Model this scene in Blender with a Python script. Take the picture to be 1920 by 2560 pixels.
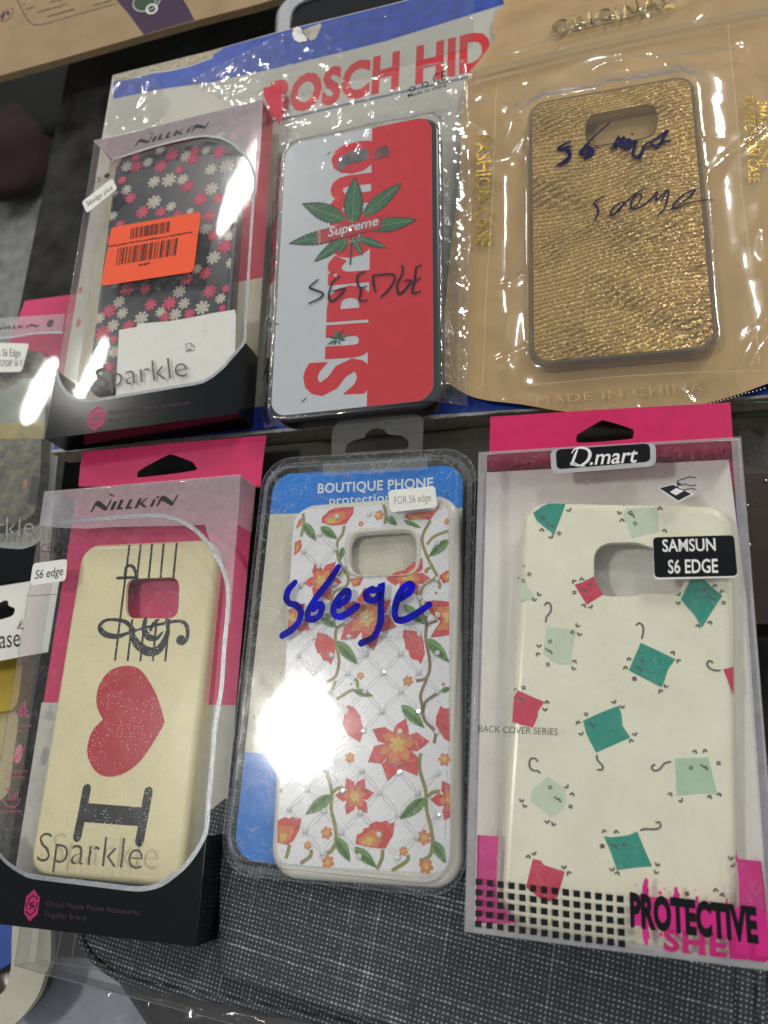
import bpy, bmesh, math, random
from mathutils import Vector, Matrix, noise
from mathutils.geometry import tessellate_polygon, delaunay_2d_cdt

random.seed(7)
for o in list(bpy.data.objects):
    bpy.data.objects.remove(o)
scn = bpy.context.scene
COL = scn.collection
MM = 0.001

# ------------------------------------------------------------------ camera
# the display lies in the world's xy plane; the phone that took the photo hangs about 30 cm above it, tilted
F, CX, CY = 1998.0, 960.0, 1280.0
AX, AY, DIST = math.radians(-17.9327), math.radians(-17.2001), 335.449
TILT = Matrix.Rotation(AY, 3, 'Y') @ Matrix.Rotation(AX, 3, 'X')
TINV = TILT.transposed()
CAMP = TINV @ Vector((0, 0, DIST))            # millimetres
cam = bpy.data.cameras.new('camera')
cam_ob = bpy.data.objects.new('camera', cam)
COL.objects.link(cam_ob)
cam.sensor_fit = 'AUTO'
cam.sensor_width = 36.0
cam.lens = F / 2560 * 36.0
cam.clip_start, cam.clip_end = 0.01, 50
cam.dof.use_dof = True
cam.dof.focus_distance = 0.318
cam.dof.aperture_fstop = 13.0
cam_ob.matrix_world = Matrix.Translation(CAMP * MM) @ TINV.to_4x4()
scn.camera = cam_ob

# ------------------------------------------------------------------ world and lamps
world = bpy.data.worlds.new('World')
scn.world = world
world.use_nodes = True
bg = world.node_tree.nodes['Background']
bg.inputs[0].default_value = (0.93, 0.97, 1.0, 1)
bg.inputs[1].default_value = 0.12
scn.view_settings.view_transform = 'Standard'
scn.view_settings.look = 'None'
scn.view_settings.gamma = 1
scn.view_settings.exposure = 1.25
scn.view_settings.use_curve_mapping = False
scn.render.engine = 'CYCLES'
scn.cycles.transparent_max_bounces = 40
scn.cycles.max_bounces = 10
scn.cycles.caustics_reflective = False
scn.cycles.caustics_refractive = False
scn.cycles.sample_clamp_indirect = 6


def ray(px, py):
    return (TINV @ Vector(((px - CX) / F, -(py - CY) / F, -1.0))).normalized()


def frame(x, y, h, yaw, tx, ty):
    r = math.radians
    R = Matrix.Rotation(r(yaw), 3, 'Z') @ Matrix.Rotation(r(ty), 3, 'Y') @ Matrix.Rotation(r(tx), 3, 'X')
    return Matrix.Translation((x, y, h)) @ R.to_4x4()


def ceiling_lamp_or_fill(ends, width, L, Z=1600.0, n=Vector((0, 0, 1)), col=(1.0, 0.97, 0.9), h0=0.0):
    """a ceiling lamp, or an added unseen fill, where glossy film at pixel line `ends` would mirror it"""
    P = []
    for px, py in ends:
        d = ray(px, py)
        t = (h0 - CAMP.z) / d.z
        p = CAMP + d * t
        r = d - 2 * d.dot(n) * n
        P.append(p + r * ((Z - p.z) / r.z))
    c, ax = (P[0] + P[1]) / 2, P[1] - P[0]
    ln = ax.length
    ax.normalize()
    zax = c.normalized()                       # lamp's back points away from the table
    yax = zax.cross(ax).normalized()
    zax = ax.cross(yax)
    lamp = bpy.data.lights.new('ceiling_lamp_or_fill', 'AREA')
    lamp.shape = 'ELLIPSE'
    lamp.size, lamp.size_y = ln * MM, width * MM
    A = lamp.size * lamp.size_y * math.pi / 4
    lamp.energy = L * math.pi * A
    lamp.color = col
    ob = bpy.data.objects.new('ceiling_lamp_or_fill', lamp)
    COL.objects.link(ob)
    M = Matrix((ax, yax, zax)).transposed().to_4x4()
    ob.matrix_world = Matrix.Translation(c * MM) @ M
    return ob


B1 = frame(-129.279, 130.042, 8.496, 5.176, -0.593, -0.197)
N1 = B1.to_3x3() @ Vector((0, 0, 1))
B5n = frame(-7.642, -59.054, 0, 1.91, 0.258, -0.108).to_3x3() @ Vector((0, 0, 1))
ceiling_lamp_or_fill([(722, 1712), (748, 1935)], 200, 26, n=B5n)
ceiling_lamp_or_fill([(672, 335), (588, 600)], 56, 32, n=N1)
left_lamp = ceiling_lamp_or_fill([(255, 855), (185, 1025)], 52, 32, n=N1)
ceiling_lamp_or_fill([(-1500, -1500), (-700, -2300)], 900, 13.0, Z=1700)  # broad unseen fill, set where the shadows put the key light
ceiling_lamp_or_fill([(3000, -1100), (3300, -300)], 800, 12.0, Z=1700)  # unseen fill added to brighten the right and far side
ceiling_lamp_or_fill([(2250, 500), (2400, 760)], 70, 40, Z=1600)  # this and the next two: small unseen lamps added for glints on the film
ceiling_lamp_or_fill([(1400, -500), (1500, -760)], 70, 40, Z=1600)
ceiling_lamp_or_fill([(-500, 300), (-560, 620)], 70, 40, Z=1600)

# ------------------------------------------------------------------ materials
MATS = {}


def nodes_of(name):
    m = bpy.data.materials.new(name)
    m.use_nodes = True
    nt = m.node_tree
    nt.nodes.clear()
    out = nt.nodes.new('ShaderNodeOutputMaterial')
    return m, nt, out


def N(nt, typ, **kw):
    n = nt.nodes.new(typ)
    for k, v in kw.items():
        if k.startswith('i_'):
            key = k[2:]
            n.inputs[int(key) if key.isdigit() else key.replace('_', ' ')].default_value = v
        else:
            setattr(n, k, v)
    return n


def math_n(nt, op, a, b=None, c=None, clamp=False):
    n = nt.nodes.new('ShaderNodeMath')
    n.operation = op
    n.use_clamp = clamp
    for i, v in enumerate((a, b, c)):
        if v is None:
            continue
        if hasattr(v, 'is_output'):
            nt.links.new(v, n.inputs[i])
        else:
            n.inputs[i].default_value = v
    return n.outputs[0]


def mmco(nt, scale=(1, 1, 1), rot=0.0):
    tc = N(nt, 'ShaderNodeTexCoord')
    mp = N(nt, 'ShaderNodeMapping')
    mp.inputs['Scale'].default_value = tuple(1000.0 * s for s in scale)
    if rot:
        r0 = N(nt, 'ShaderNodeVectorRotate', rotation_type='Z_AXIS')
        r0.inputs['Angle'].default_value = rot
        nt.links.new(tc.outputs['Object'], r0.inputs['Vector'])
        nt.links.new(r0.outputs[0], mp.inputs['Vector'])
    else:
        nt.links.new(tc.outputs['Object'], mp.inputs['Vector'])
    return mp.outputs[0]


def noise_n(nt, co, scale, detail=3.0, rough=0.55, out='Fac'):
    n = N(nt, 'ShaderNodeTexNoise')
    n.inputs['Scale'].default_value = scale
    n.inputs['Detail'].default_value = detail
    n.inputs['Roughness'].default_value = rough
    nt.links.new(co, n.inputs['Vector'])
    return n.outputs[out]


def ramp(nt, fac, stops, interp='LINEAR'):
    r = N(nt, 'ShaderNodeValToRGB')
    r.color_ramp.interpolation = interp
    el = r.color_ramp.elements
    while len(el) < len(stops):
        el.new(0.5)
    for e, (p, c) in zip(el, stops):
        e.position = p
        e.color = (c[0], c[1], c[2], 1) if hasattr(c, '__len__') else (c, c, c, 1)
    nt.links.new(fac, r.inputs[0])
    return r.outputs[0]


def mixc(nt, fac, a, b, blend='MIX'):
    n = N(nt, 'ShaderNodeMix', data_type='RGBA', blend_type=blend)
    for key, v in ((0, fac), (6, a), (7, b)):
        if hasattr(v, 'is_output'):
            nt.links.new(v, n.inputs[key])
        elif key == 0:
            n.inputs[0].default_value = v
        else:
            n.inputs[key].default_value = (v[0], v[1], v[2], 1)
    return n.outputs[2]


def paint(name, c, rough=0.5, var=0.12, vs=0.15, metal=0.0, coat=0.0, bump=0.0, bs=1.5, grain=0.0, gs=4.0, spec=0.5):
    if name in MATS:
        return MATS[name]
    m, nt, out = nodes_of(name)
    b = N(nt, 'ShaderNodeBsdfPrincipled')
    co = mmco(nt)
    f = noise_n(nt, co, vs, 4)
    dark = tuple(x * (1 - var) for x in c)
    lite = tuple(min(1, x * (1 + var)) for x in c)
    col = ramp(nt, f, [(0.3, dark), (0.7, lite)])
    if grain:
        g = noise_n(nt, co, gs, 2)
        col = mixc(nt, grain, col, ramp(nt, g, [(0.35, tuple(x * 0.4 for x in c)), (0.65, tuple(min(1, x * 1.5 + 0.05) for x in c))]))
    nt.links.new(col, b.inputs['Base Color'])
    b.inputs['Roughness'].default_value = rough
    b.inputs['Metallic'].default_value = metal
    b.inputs['Coat Weight'].default_value = coat
    b.inputs['Coat Roughness'].default_value = 0.08
    b.inputs['Specular IOR Level'].default_value = spec
    if bump:
        bp = N(nt, 'ShaderNodeBump', i_Strength=bump, i_Distance=0.0002)
        nt.links.new(noise_n(nt, co, bs, 3), bp.inputs['Height'])
        nt.links.new(bp.outputs[0], b.inputs['Normal'])
    nt.links.new(b.outputs[0], out.inputs[0])
    MATS[name] = m
    return m


def film(name, tint=(1, 1, 1), haze=0.03, hazecol=(0.8, 0.8, 0.8), rough=0.05, refl=1.7, scratch=0.0, wobble=0.0, halo=0.15, halor=0.3, ior=1.5, blotch=0.0):
    """thin clear plastic: see-through, mirrors the lamps, a little milky, scratched"""
    if name in MATS:
        return MATS[name]
    m, nt, out = nodes_of(name)
    L = nt.links.new
    tr = N(nt, 'ShaderNodeBsdfTransparent')
    tr.inputs[0].default_value = (*tint, 1)
    g1 = N(nt, 'ShaderNodeBsdfGlossy')
    g1.inputs['Roughness'].default_value = rough
    g2 = N(nt, 'ShaderNodeBsdfGlossy')
    g2.inputs['Roughness'].default_value = halor
    co0 = mmco(nt)
    L(math_n(nt, 'MULTIPLY', math_n(nt, 'MULTIPLY_ADD', noise_n(nt, co0, 0.10, 5, 0.65), 2.6, -0.45, clamp=False), rough), g1.inputs['Roughness'])
    gm = N(nt, 'ShaderNodeMixShader')
    gm.inputs[0].default_value = halo
    L(g1.outputs[0], gm.inputs[1])
    L(g2.outputs[0], gm.inputs[2])
    lw = N(nt, 'ShaderNodeLayerWeight')
    lw.inputs['Blend'].default_value = 0.5
    f0 = ((ior - 1) / (ior + 1)) ** 2
    fr = math_n(nt, 'MULTIPLY_ADD', math_n(nt, 'POWER', lw.outputs['Facing'], 5.0), 1 - f0, f0)
    fac = math_n(nt, 'MULTIPLY', fr, refl, clamp=True)
    mx = N(nt, 'ShaderNodeMixShader')
    L(fac, mx.inputs[0])
    L(tr.outputs[0], mx.inputs[1])
    L(gm.outputs[0], mx.inputs[2])
    co = mmco(nt)
    if wobble:
        bp = N(nt, 'ShaderNodeBump', i_Strength=wobble, i_Distance=0.001)
        L(noise_n(nt, co, 0.07, 1), bp.inputs['Height'])
        L(bp.outputs[0], g1.inputs['Normal'])
        L(bp.outputs[0], g2.inputs['Normal'])
    df = N(nt, 'ShaderNodeBsdfDiffuse')
    df.inputs[0].default_value = (*hazecol, 1)
    hz = None
    if scratch:
        tot = None
        for i, (rot, s) in enumerate(((0.35, 0.35), (1.25, 0.3), (-0.6, 0.45), (2.2, 0.25))):
            c2 = mmco(nt, (0.05, 1.0, 1.0), rot)
            f = noise_n(nt, c2, s * 2.2, 2, 0.5)
            d = math_n(nt, 'ABSOLUTE', math_n(nt, 'SUBTRACT', f, 0.5 + 0.03 * i))
            ln = math_n(nt, 'LESS_THAN', d, 0.006)
            patch = math_n(nt, 'GREATER_THAN', noise_n(nt, co, 0.11 + 0.03 * i, 2), 0.5)
            ln = math_n(nt, 'MULTIPLY', ln, patch)
            tot = ln if tot is None else math_n(nt, 'MAXIMUM', tot, ln)
        hz = math_n(nt, 'MULTIPLY_ADD', tot, scratch, haze)
    if blotch:
        b0 = math_n(nt, 'MULTIPLY', math_n(nt, 'SUBTRACT', noise_n(nt, co, 0.12, 5, 0.65), 0.42, clamp=True), blotch)
        hz = math_n(nt, 'ADD', b0, hz if hz is not None else haze)
    m2 = N(nt, 'ShaderNodeMixShader')
    if hz is None:
        m2.inputs[0].default_value = haze
    else:
        L(math_n(nt, 'MINIMUM', hz, 0.95), m2.inputs[0])
    L(mx.outputs[0], m2.inputs[1])
    L(df.outputs[0], m2.inputs[2])
    L(m2.outputs[0], out.inputs[0])
    MATS[name] = m
    return m


def glitter_plastic(name, c, dot=(0.95, 0.95, 0.9), cell=1.1, keep=0.75, size=0.16, rough=0.25):
    if name in MATS:
        return MATS[name]
    m, nt, out = nodes_of(name)
    b = N(nt, 'ShaderNodeBsdfPrincipled')
    co = mmco(nt, (1, 1, 0))
    v = N(nt, 'ShaderNodeTexVoronoi', voronoi_dimensions='2D')
    v.inputs['Scale'].default_value = 1.0 / cell
    nt.links.new(co, v.inputs['Vector'])
    sep = N(nt, 'ShaderNodeSeparateColor')
    nt.links.new(v.outputs['Color'], sep.inputs[0])
    on = math_n(nt, 'GREATER_THAN', sep.outputs[0], keep)
    rad = math_n(nt, 'MULTIPLY_ADD', sep.outputs[1], size, 0.05)
    near = math_n(nt, 'LESS_THAN', v.outputs['Distance'], rad)
    big = math_n(nt, 'MULTIPLY', math_n(nt, 'GREATER_THAN', noise_n(nt, co, 0.06, 2), 0.44), math_n(nt, 'MULTIPLY', on, near))
    base = ramp(nt, noise_n(nt, co, 0.05, 3), [(0.3, tuple(x * 0.94 for x in c)), (0.7, tuple(min(1, x * 1.05) for x in c))])
    nt.links.new(mixc(nt, big, base, dot), b.inputs['Base Color'])
    b.inputs['Roughness'].default_value = rough
    nt.links.new(b.outputs[0], out.inputs[0])
    MATS[name] = m
    return m


def gold_sequin(name):
    if name in MATS:
        return MATS[name]
    m, nt, out = nodes_of(name)
    L = nt.links.new
    b = N(nt, 'ShaderNodeBsdfPrincipled')
    co = mmco(nt, (1, 1, 0))
    # rows of tiny scales, bent into waves and folds
    wv = N(nt, 'ShaderNodeVectorMath', operation='ADD')
    n2 = N(nt, 'ShaderNodeVectorMath', operation='SCALE')
    L(noise_n(nt, co, 0.02, 1, 0.5, 'Color'), n2.inputs[0])
    n2.inputs['Scale'].default_value = 22.0
    L(co, wv.inputs[0])
    L(n2.outputs[0], wv.inputs[1])
    tilt = N(nt, 'ShaderNodeVectorRotate', rotation_type='Z_AXIS')
    tilt.inputs['Angle'].default_value = -0.13
    L(wv.outputs[0], tilt.inputs['Vector'])
    sp = N(nt, 'ShaderNodeSeparateXYZ')
    L(tilt.outputs[0], sp.inputs[0])
    row = math_n(nt, 'FRACT', math_n(nt, 'MULTIPLY', sp.outputs[1], 1 / 2.0))
    odd = math_n(nt, 'MULTIPLY', math_n(nt, 'FLOOR', math_n(nt, 'MULTIPLY', sp.outputs[1], 1 / 2.0)), 0.5)
    colm = math_n(nt, 'FRACT', math_n(nt, 'ADD', math_n(nt, 'MULTIPLY', sp.outputs[0], 1 / 2.1), odd))
    arch = math_n(nt, 'ABSOLUTE', math_n(nt, 'SUBTRACT', colm, 0.5))
    rim = math_n(nt, 'ADD', row, math_n(nt, 'MULTIPLY', math_n(nt, 'MULTIPLY', arch, arch), 0.7))
    fine = N(nt, 'ShaderNodeTexVoronoi', voronoi_dimensions='2D')
    fine.inputs['Scale'].default_value = 1.7
    L(co, fine.inputs['Vector'])
    sep = N(nt, 'ShaderNodeSeparateColor')
    L(fine.outputs['Color'], sep.inputs[0])
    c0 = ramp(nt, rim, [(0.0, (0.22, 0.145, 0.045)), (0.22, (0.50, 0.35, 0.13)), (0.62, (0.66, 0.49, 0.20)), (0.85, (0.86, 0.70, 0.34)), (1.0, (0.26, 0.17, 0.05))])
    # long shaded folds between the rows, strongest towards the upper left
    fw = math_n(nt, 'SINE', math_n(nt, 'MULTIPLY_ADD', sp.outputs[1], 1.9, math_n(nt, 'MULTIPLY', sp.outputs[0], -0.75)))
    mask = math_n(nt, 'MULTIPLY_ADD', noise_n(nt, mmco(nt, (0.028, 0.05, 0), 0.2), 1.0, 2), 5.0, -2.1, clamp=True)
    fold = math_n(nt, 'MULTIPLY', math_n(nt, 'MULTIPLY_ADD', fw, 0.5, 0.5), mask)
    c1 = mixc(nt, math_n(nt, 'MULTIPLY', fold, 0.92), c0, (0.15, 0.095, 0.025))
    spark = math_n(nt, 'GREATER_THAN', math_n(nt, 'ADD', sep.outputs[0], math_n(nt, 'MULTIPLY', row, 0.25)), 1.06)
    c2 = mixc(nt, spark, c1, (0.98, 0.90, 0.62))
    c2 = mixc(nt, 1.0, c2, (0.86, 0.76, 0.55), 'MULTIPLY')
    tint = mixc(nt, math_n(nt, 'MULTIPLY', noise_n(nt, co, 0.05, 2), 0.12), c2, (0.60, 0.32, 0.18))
    L(tint, b.inputs['Base Color'])
    b.inputs['Metallic'].default_value = 0.45
    b.inputs['Roughness'].default_value = 0.32
    nm = N(nt, 'ShaderNodeVectorMath', operation='MULTIPLY_ADD')
    L(fine.outputs['Color'], nm.inputs[0])
    nm.inputs[1].default_value = (0.32, 0.32, 0.0)
    nm.inputs[2].default_value = (-0.16, -0.16, 0.0)
    geo = N(nt, 'ShaderNodeNewGeometry')
    ad = N(nt, 'ShaderNodeVectorMath', operation='ADD')
    L(nm.outputs[0], ad.inputs[0])
    L(geo.outputs['Normal'], ad.inputs[1])
    no = N(nt, 'ShaderNodeVectorMath', operation='NORMALIZE')
    L(ad.outputs[0], no.inputs[0])
    L(no.outputs[0], b.inputs['Normal'])
    L(b.outputs[0], out.inputs[0])
    MATS[name] = m
    return m


def fabric(name):
    if name in MATS:
        return MATS[name]
    m, nt, out = nodes_of(name)
    L = nt.links.new
    b = N(nt, 'ShaderNodeBsdfPrincipled')
    co = mmco(nt, (1, 1, 1))
    wob = N(nt, 'ShaderNodeVectorMath', operation='MULTIPLY_ADD')
    L(noise_n(nt, co, 0.25, 3, 0.6, 'Color'), wob.inputs[0])
    wob.inputs[1].default_value = (0.9, 0.9, 0)
    L(co, wob.inputs[2])
    sp = N(nt, 'ShaderNodeSeparateXYZ')
    L(wob.outputs[0], sp.inputs[0])
    P = 1.6
    su = math_n(nt, 'SINE', math_n(nt, 'MULTIPLY', sp.outputs[0], 2 * math.pi / P))
    sv = math_n(nt, 'SINE', math_n(nt, 'MULTIPLY', sp.outputs[1], 2 * math.pi / P))
    dots = math_n(nt, 'MULTIPLY', math_n(nt, 'MULTIPLY_ADD', su, 0.5, 0.5), math_n(nt, 'MULTIPLY_ADD', sv, 0.5, 0.5))
    amp = math_n(nt, 'MULTIPLY', math_n(nt, 'POWER', dots, 2.0), math_n(nt, 'MULTIPLY_ADD', noise_n(nt, co, 0.7, 3, .7), 3.6, -1.1, clamp=True))
    # pale slub threads, crosswise and lengthwise
    hs = noise_n(nt, mmco(nt, (0.006, 0.42, 1)), 1.0, 2)
    vs = noise_n(nt, mmco(nt, (0.30, 0.006, 1)), 1.0, 2)
    brk = math_n(nt, 'MULTIPLY_ADD', noise_n(nt, co, 0.16, 3, .7), 3.0, -1.0, clamp=True)
    hl = math_n(nt, 'MULTIPLY', math_n(nt, 'MULTIPLY', math_n(nt, 'SUBTRACT', hs, 0.52, clamp=True), brk), math_n(nt, 'MULTIPLY_ADD', sv, 0.5, 0.5))
    vl = math_n(nt, 'MULTIPLY', math_n(nt, 'MULTIPLY', math_n(nt, 'SUBTRACT', vs, 0.55, clamp=True), brk), math_n(nt, 'MULTIPLY_ADD', su, 0.5, 0.5))
    tot = math_n(nt, 'MULTIPLY_ADD', hl, 3.2, math_n(nt, 'MULTIPLY_ADD', vl, 2.6, math_n(nt, 'MULTIPLY', amp, 0.85)), clamp=True)
    col = ramp(nt, tot, [(0.0, (0.036, 0.042, 0.046)), (0.3, (0.135, 0.15, 0.163)), (1.0, (0.66, 0.69, 0.72))])
    L(col, b.inputs['Base Color'])
    b.inputs['Roughness'].default_value = 0.85
    bp = N(nt, 'ShaderNodeBump', i_Strength=0.6, i_Distance=0.0004)
    L(dots, bp.inputs['Height'])
    L(bp.outputs[0], b.inputs['Normal'])
    L(b.outputs[0], out.inputs[0])
    MATS[name] = m
    return m


def scene_print(name):
    """mottled dark photograph printed on the case in the box at the left"""
    m, nt, out = nodes_of(name)
    L = nt.links.new
    b = N(nt, 'ShaderNodeBsdfPrincipled')
    co = mmco(nt)
    n1 = noise_n(nt, co, 0.16, 5, 0.7)
    c = ramp(nt, n1, [(0.3, (0.02, 0.025, 0.02)), (0.45, (0.09, 0.09, 0.07)), (0.58, (0.16, 0.15, 0.09)), (0.72, (0.30, 0.24, 0.10))])
    L(c, b.inputs['Base Color'])
    b.inputs['Roughness'].default_value = 0.4
    L(b.outputs[0], out.inputs[0])
    MATS[name] = m
    return m


# ------------------------------------------------------------------ frames, meshes
CROPS = {'s': (0, 0, 1), 'r1': (0, 0, .5786), 'r2': (960, 0, .5786), 'r3': (0, 640, .5786), 'r4': (960, 640, .5786), 'r5': (0, 1280, .5786),
         'r6': (960, 1280, .5786), 'r7': (0, 1920, .5786), 'r8': (960, 1920, .5786),
         'c5a': (700, 1240, .28933), 'c5b': (700, 1540, .28933), 'c5c': (660, 1880, .31344), 'c6a': (1180, 1240, .434), 'c6b': (1180, 1680, .434),
         'c6c': (1160, 2060, .4581), 'c2a': (660, 260, .28933), 'c2b': (660, 640, .28933), 'c1a': (200, 240, .31344), 'c1b': (100, 680, .34961),
         'c3a': (1100, 0, .49427), 'c3b': (1100, 500, .49427), 'c4a': (60, 1180, .36166), 'c4b': (0, 1700, .36166),
         'bl': (0, 2240, .28933), 'tl': (0, 0, .28933), 'tab': (900, 880, .2411), 'tab2': (580, 880, .1929), 'top': (640, 0, .1929), 'flap': (480, 180, .16878),
         'pk': (400, 2260, .28933), 'lf': (0, 1400, .1808), 'lf2': (0, 700, .1808), 'lf3': (0, 1060, .1808)}


def P(c, *pts):
    x0, y0, k = CROPS[c]
    return [(x0 + x * k, y0 + y * k) for x, y in pts]


class Thing:
    def __init__(s, M, name=None, label=None, cat=None, group=None, kind=None):
        s.M = M
        s.I = M.inverted()
        s.root = None
        if name:
            s.root = bpy.data.objects.new(name, None)
            s.root.empty_display_size = 0.02
            COL.objects.link(s.root)
            s.root.matrix_world = Matrix.Translation(M.translation * MM) @ M.to_3x3().to_4x4()
            if kind:
                s.root['kind'] = kind
            if label:
                s.root['label'] = label
                s.root['category'] = cat
            if group:
                s.root['group'] = group

    def uv(s, p, z=0.0):
        o = s.I @ CAMP
        d = s.I.to_3x3() @ ray(*p)
        t = (z - o.z) / d.z
        q = o + d * t
        return (q.x, q.y)

    def uvs(s, pts, z=0.0):
        return [s.uv(p, z) for p in pts]


def area2(p):
    return sum(p[i - 1][0] * p[i][1] - p[i][0] * p[i - 1][1] for i in range(len(p)))


def smooth_closed(p, n=5):
    out = []
    L = len(p)
    for i in range(L):
        a, b, c, d = (Vector(p[(i + k) % L]) for k in (-1, 0, 1, 2))
        for j in range(n):
            t = j / n
            q = 0.5 * ((2 * b) + (c - a) * t + (2 * a - 5 * b + 4 * c - d) * t * t + (3 * b - a - 3 * c + d) * t ** 3)
            out.append((q[0], q[1]))
    return out


def smooth_open(p, n=6):
    if len(p) < 3:
        return p
    q = [p[0]] + list(p) + [p[-1]]
    out = []
    for i in range(len(p) - 1):
        a, b, c, d = (Vector(q[i + k]) for k in range(4))
        for j in range(n):
            t = j / n
            r = 0.5 * ((2 * b) + (c - a) * t + (2 * a - 5 * b + 4 * c - d) * t * t + (3 * b - a - 3 * c + d) * t ** 3)
            out.append((r[0], r[1]))
    out.append(tuple(p[-1]))
    return out


def rrect(W, L, r, n=6, c=(0, 0)):
    out = []
    for sx, sy, a0 in ((1, 1, 0), (-1, 1, 90), (-1, -1, 180), (1, -1, 270)):
        for j in range(n + 1):
            a = math.radians(a0 + 90 * j / n)
            out.append((c[0] + sx * (W / 2 - r) + r * math.cos(a), c[1] + sy * (L / 2 - r) + r * math.sin(a)))
    return out


def roundpoly(p, r, n=5):
    out = []
    L = len(p)
    for i in range(L):
        a, b, c = Vector(p[i - 1]), Vector(p[i]), Vector(p[(i + 1) % L])
        u, v = (a - b), (c - b)
        rr = min(r, u.length * 0.48, v.length * 0.48)
        s, e = b + u.normalized() * rr, b + v.normalized() * rr
        for j in range(n + 1):
            t = j / n
            q = s * (1 - t) ** 2 + b * 2 * t * (1 - t) + e * t * t
            out.append((q[0], q[1]))
    return out


def clip_to(poly, conv):
    if area2(conv) < 0:
        conv = conv[::-1]
    out = list(poly)
    for i in range(len(conv)):
        a, b = conv[i - 1], conv[i]
        ins = lambda q: (b[0] - a[0]) * (q[1] - a[1]) - (b[1] - a[1]) * (q[0] - a[0]) >= 0
        res = []
        for j in range(len(out)):
            p, q = out[j - 1], out[j]
            ip, iq = ins(p), ins(q)
            if ip != iq:
                d = (b[0] - a[0]) * (q[1] - p[1]) - (b[1] - a[1]) * (q[0] - p[0])
                t = ((b[0] - a[0]) * (a[1] - p[1]) - (b[1] - a[1]) * (a[0] - p[0])) / d if abs(d) > 1e-12 else 0
                res.append((p[0] + (q[0] - p[0]) * t, p[1] + (q[1] - p[1]) * t))
            if iq:
                res.append(q)
        out = res
        if len(out) < 3:
            return []
    return out


GLYPH = {}


def glyphs(text, weight=0.0, space=1.0):
    key = (text, weight, space)
    if key not in GLYPH:
        cu = bpy.data.curves.new('t', 'FONT')
        cu.body = text
        cu.offset = weight
        cu.space_character = space
        cu.resolution_u = 3
        ob = bpy.data.objects.new('t', cu)
        me = bpy.data.meshes.new_from_object(ob)
        V = [(v.co.x, v.co.y) for v in me.vertices]
        Fc = [tuple(p.vertices) for p in me.polygons]
        bpy.data.objects.remove(ob)
        bpy.data.curves.remove(cu)
        bpy.data.meshes.remove(me)
        GLYPH[key] = (V, Fc)
    return GLYPH[key]


def ref_height(ch):
    V, _ = glyphs(ch)
    return max(v[1] for v in V)


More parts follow.
